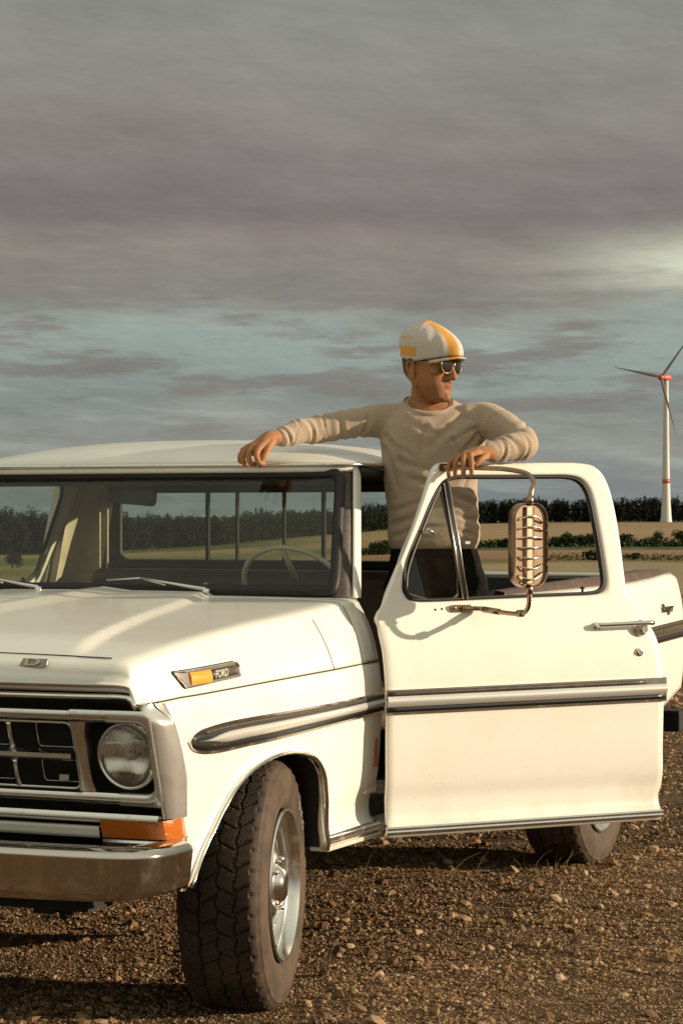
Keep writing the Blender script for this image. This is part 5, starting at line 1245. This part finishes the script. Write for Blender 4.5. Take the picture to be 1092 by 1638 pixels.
# cuffs and hem roll
for w_, e_, k in ((wR, eR, .022), (wL, eL, .016)):
    d_ = (e_-w_).normalized(); sw_.tube([w_+d_*k, w_+d_*(k+.012), w_+d_*(k+.045), w_+d_*(k+.065)], [.030, .0355, .0365, .034], 20)
CR = [  # creases in the cloth of the torso: (x0, z0, x1, z1, width, depth)
    (-.165, 1.31, -.10, 1.20, .016, .011), (-.150, 1.29, -.060, 1.22, .013, .008), (-.168, 1.27, -.12, 1.10, .015, .009), (.150, 1.32, .080, 1.22, .016, .012), (.160, 1.29, .10, 1.12, .016, .011),
    (.155, 1.34, .040, 1.28, .015, .009), (-.10, 1.36, .03, 1.30, .020, .007), (.10, 1.37, -.03, 1.26, .022, .008), (-.14, 1.05, -.02, 1.09, .018, .008), (-.15, 1.00, -.04, 1.03, .015, .008), (.14, 1.07, .02, 1.12, .018, .009),
    (.15, 1.01, .05, 1.04, .014, .008), (-.05, .985, .08, 1.00, .014, .006), (.12, 1.20, .02, 1.13, .018, .007), (-.08, 1.16, .05, 1.12, .022, .006), (-.12, 1.22, .06, 1.16, .020, .005), (.06, 1.30, .13, 1.17, .014, .007), (-.03, 1.34, -.06, 1.18, .018, .005), (-.13, .96, -.06, .99, .012, .007), (.13, .965, .07, .985, .012, .007)]
def folds(co):
    nn = noise.noise(co*6)*.6+noise.noise(co*13+Vector((3, 1, 0)))*.4; d = .006*nn
    wob = .010*noise.noise(co*18)
    if co.y < .03 and abs(co.x) < .20:
        for x0, z0, x1, z1, w, dp in CR:
            ex, ez = x1-x0, z1-z0; L2 = ex*ex+ez*ez; t = ((co.x-x0)*ex+(co.z-z0)*ez)/L2; tt = min(1, max(0, t))
            ds = sqrt((co.x-x0-ex*tt)**2+(co.z-z0-ez*tt)**2)+wob; sg_n = ((co.x-x0)*ez-(co.z-z0)*ex)/sqrt(L2)
            k = (1-tt)**.6*(1 if tt > 0 else .8)+.25
            d += .50*dp*k*(-exp(-(ds/(w*.5))**2)+.75*exp(-((ds-w*1.1)/(w*.7))**2))
    # sleeves: rings that wander round the arm
    for s_, e_, w_, ks in ((sR, eR, wR, ((.30, .7), (.55, -.5), (.80, .8), (.93, -.9), (1.05, .7), (1.16, -.6), (1.30, .5), (1.52, -.7), (1.68, .6), (1.80, -.5))), (sL_, eL, wL, ((.25, -.6), (.48, .8), (.72, -.8), (.88, .9), (1.0, -.9), (1.10, .8), (1.24, -.6), (1.42, .7), (1.60, -.6), (1.76, .5)))):
        best = None
        for i_, (p0, p1) in enumerate(((s_, e_), (e_, w_))):
            v_ = p1-p0; t = (co-p0).dot(v_)/v_.length_squared; tc_ = min(1, max(0, t)); ds = (co-p0-v_*tc_).length
            if best is None or ds < best[0]: best = (ds, i_+tc_, (co-p0-v_*tc_), v_)
        if best[0] < .085 and best[1] > .15:
            r_ = best[2]; ang = atan2(r_.z, r_.dot(best[3].cross(Vector((0, 0, 1))).normalized()))
            for t0, skw in ks:
                q = best[1]-t0-.10*skw*sin(ang+t0*9)-.12*noise.noise(co*11+Vector((t0*5, 0, 0))); amp = .0048*max(0, .35+.65*sin(ang*1+t0*13))
                d += amp*(-exp(-(q/.035)**2)+.7*exp(-((abs(q)-.075)/.04)**2))
    return d
sweater = bake(sw_, 'sweater', MAT['sweater'], .0048, man, 5, folds)
CO = Vector((-.016, -.004)); CA, CB = .080, .074
def colz(y): return 1.384+(y+.078)*.47
bm = bmesh.new(); bm.from_mesh(sweater.data)
bmesh.ops.delete(bm, geom=[v for v in bm.verts if ((v.co.x-CO.x)/CA)**2+((v.co.y-CO.y)/CB)**2 < 1 and v.co.z > colz(v.co.y)-.03], context='VERTS')
bmesh.ops.delete(bm, geom=[v for v in bm.verts if v.co.z > colz(v.co.y)+.006 and ((v.co.x-CO.x)/CA)**2+((v.co.y-CO.y)/CB)**2 < 1.12], context='VERTS'); bm.to_mesh(sweater.data); bm.free()
mb = MB(); pts = [Vector((CO.x+(CA+.002)*cos(t), CO.y+(CB+.004)*sin(t), colz(CO.y+CB*sin(t))+.002)) for t in [2*pi*k/40 for k in range(40)]]; mb.tube(pts+[pts[0], pts[1]], [(.013, .010)]*42, 10, cap=False); obj('collar', mb, MAT['sweater'], sweater)
mb = MB(); mb.box((.115, -.1175, .937), (.020, .002, .010), Matrix.Rotation(radians(28), 3, 'Z')); obj('hem_tag', mb, MAT['ivory'], sweater)
# jeans and shoes
MAT['denim'] = pm('black_denim', (.008, .007, .007), .95, spec=.08, var=((.018, .015, .013), 20, .4, .7), bump=(14, .8, .012))
jn = MB(); loft(jn, [(0, 0, .945, .145, .105), (0.005, 0, .88, .158, .112), (0.010, 0, .80, .170, .118), (0.012, 0, .70, .178, .115), (.012, 0, .62, .175, .10)], 28)
for s in (-1, 1): limb(jn, [Vector((s*.090+.01, 0, .78)), Vector((s*.100+.012, -.02, .44)), Vector((s*.105, .01, .07))], [.095, .084, .070, .062, .060])
bake(jn, 'jeans', MAT['denim'], .007, man, 4, lambda co: .006*noise.noise(co*14)+.003*sin(co.z*60+4*noise.noise(co*6)))
for s in (-1, 1):
    sh = MB(); M_ = Matrix.Translation((s*.10, -.03, .0)) @ Matrix.Rotation(radians(s*8), 4, 'Z'); loft(sh, [(0, 0, .0, .046, .135), (0, 0, .03, .048, .138), (0, .01, .055, .044, .12), (0, .05, .085, .036, .07), (0, .06, .11, .036, .045)], 24, M_); bake(sh, 'shoe', MAT['satin'], .006, man, 3)
# flat cap
m, gg, p = new_mat('striped_cap'); oc = gg.node('ShaderNodeTexCoord').outputs['Object']; cx, cy, cz = gg.sep(oc)
def band(v, a, b_, e=.0012): return gg.m('MULTIPLY', gg.sm(v, a-e, a+e), gg.sm(v, b_+e, b_-e))
top = band(gg.m('ADD', cx, gg.m('MULTIPLY', cy, -.10)), -.030, .000)
sidep = gg.m('MULTIPLY', gg.m('MULTIPLY', band(cz, .036, .070), band(cy, -.005, .085)), gg.sm(cx, -.02, -.03))
line_ = gg.m('MULTIPLY', gg.m('MULTIPLY', band(cz, .098, .103), band(cy, .020, .085)), gg.sm(cx, .0, -.02))
om = gg.m('MAXIMUM', gg.m('MULTIPLY', top, gg.sm(cy, .065, .060)), gg.m('MAXIMUM', sidep, line_)); wv_ = gg.noise(oc, 500, 2, .5)
gg.put(p.inputs['Base Color'], gg.mix(om, gg.mix(wv_, (.50, .45, .40, 1), (.66, .60, .53, 1)), gg.mix(wv_, (.62, .30, .06, 1), (.76, .40, .09, 1))))
p.inputs['Roughness'].default_value = .85
b = gg.node('ShaderNodeBump'); b.inputs['Strength'].default_value = .5; b.inputs['Distance'].default_value = .004; gg.put(b.inputs['Height'], gg.m('ADD', gg.m('MULTIPLY', wv_, .2), gg.noise(oc, 26, 3, .5, .8))); gg.l.new(b.outputs[0], p.inputs['Normal'])
MAT['cap'] = m
cp = MB(); NA = 96; rows = []
for i in range(31):
    t = i/30; row = []
    for j in range(NA):
        a = 2*pi*j/NA; f1 = max(0, cos(a)); bk = max(0, -cos(a))
        r_side, r_back, r_front = .086, .106, .142
        ry = r_back if cos(a) < 0 else r_side+(r_front-r_side)*f1**1.3
        x = sin(a)*r_side*(1-.10*f1); y = -cos(a)*ry
        ze = .020+.012*bk+.038*f1**1.3
        e = 1.0+.75*f1
        h = cos(pi/2*t)**(e*.92) if t < 1 else 0
        puff = 1+(.16-.14*f1)*sin(pi*min(1, t*1.35))**1.2 if t < .74 else 1
        lump = 1+.045*noise.noise((sin(a)*2.2, cos(a)*2.2, t*2.5))*(1-t)+.060*exp(-((a-5.15)/.16)**2)*sin(pi*min(1, t*1.5))-.035*exp(-((a-4.85)/.13)**2)*sin(pi*min(1, t*1.5))+.045*exp(-((a-5.55)/.12)**2)*sin(pi*min(1, t*1.4))
        z = ze+(.166-ze)*sin(pi/2*t)**(.92-.10*bk)
        row.append(Vector((x*h*puff*lump, y*h*puff*lump+.004+.012*t, z)))
    rows.append(row)
cp.grid(rows, closed_u=True)
capM = HM @ Matrix.Translation((0, 0, .004)) @ Matrix.Rotation(radians(3), 4, 'X')
cap = obj('cap', cp, MAT['cap'], man, solid=.003); cap.matrix_parent_inverse = Matrix.Identity(4); cap.matrix_local = capM
vz = MB(); rows = []
for i in range(9):
    u = i/8; row = []
    for j in range(25):
        a = radians(-60+120*j/24); f1 = max(0, cos(a)); ry = .086+(.142-.086)*f1**1.3
        q = .80+.28*u
        row.append(Vector((sin(a)*.086*(1-.10*f1)*q, -cos(a)*ry*q+.004, .020+.038*f1**1.3+.002-.008*u-.012*sin(a)**2*u)))
    rows.append(row)
vz.grid(rows); vo = obj('visor', vz, MAT['cap'], cap, solid=.004)
# sunglasses
sg_ = empty('sunglasses', (0, 0, 0), 0, man); sg_.matrix_local = HM
MAT['gold'] = chrome('gold_wire', (.42, .27, .12, 1), .22, .1); MAT['darklens'] = pm('dark_lens', (.006, .006, .004), .08, coat=.5)
for s in (1, -1):
    Mg = Matrix.Translation((s*.032, -.1045, .016)) @ Matrix.Rotation(radians(s*10), 4, 'Z') @ Matrix.Rotation(radians(-4), 4, 'X')
    mb = MB(); mb.ball((0, 0, 0), (1, 1, 1), 28, 10); mb.v = [tuple(Mg @ Vector((x*.0255, y*.0022, z*.0245))) for x, y, z in mb.v]; obj('lens', mb, MAT['darklens'], sg_)
    mb = MB(); pts = [Mg @ Vector((.0265*cos(t), 0, .0255*sin(t))) for t in [2*pi*k/32 for k in range(33)]]; mb.tube(pts, .0009, 6, cap=False)
    mb.tube([Mg @ Vector((s*.0245, 0, .008)), Vector((s*.068, -.088, .024)), Vector((s*.078, -.04, .024)), Vector((s*.081, .012, .022)), Vector((s*.078, .03, .006))], .0013, 6); obj('temple', mb, MAT['gold'], sg_)
mb = MB(); mb.tube([(-.009, -.108, .020), (0, -.111, .024), (.009, -.108, .020)], .0013, 6); obj('bridge', mb, MAT['gold'], sg_)
for s in (1, -1):
    eb = MB(); eb.tube([HM.to_3x3() @ Vector((s*.014, -.096, .041))*1, HM.to_3x3() @ Vector((s*.034, -.093, .046)), HM.to_3x3() @ Vector((s*.052, -.080, .040))], [.003, .0035, .002], 6); eb.xf(lambda p: p+HM.to_translation()); obj('eyebrow', eb, MAT['satin'], man)
    sb = MB();
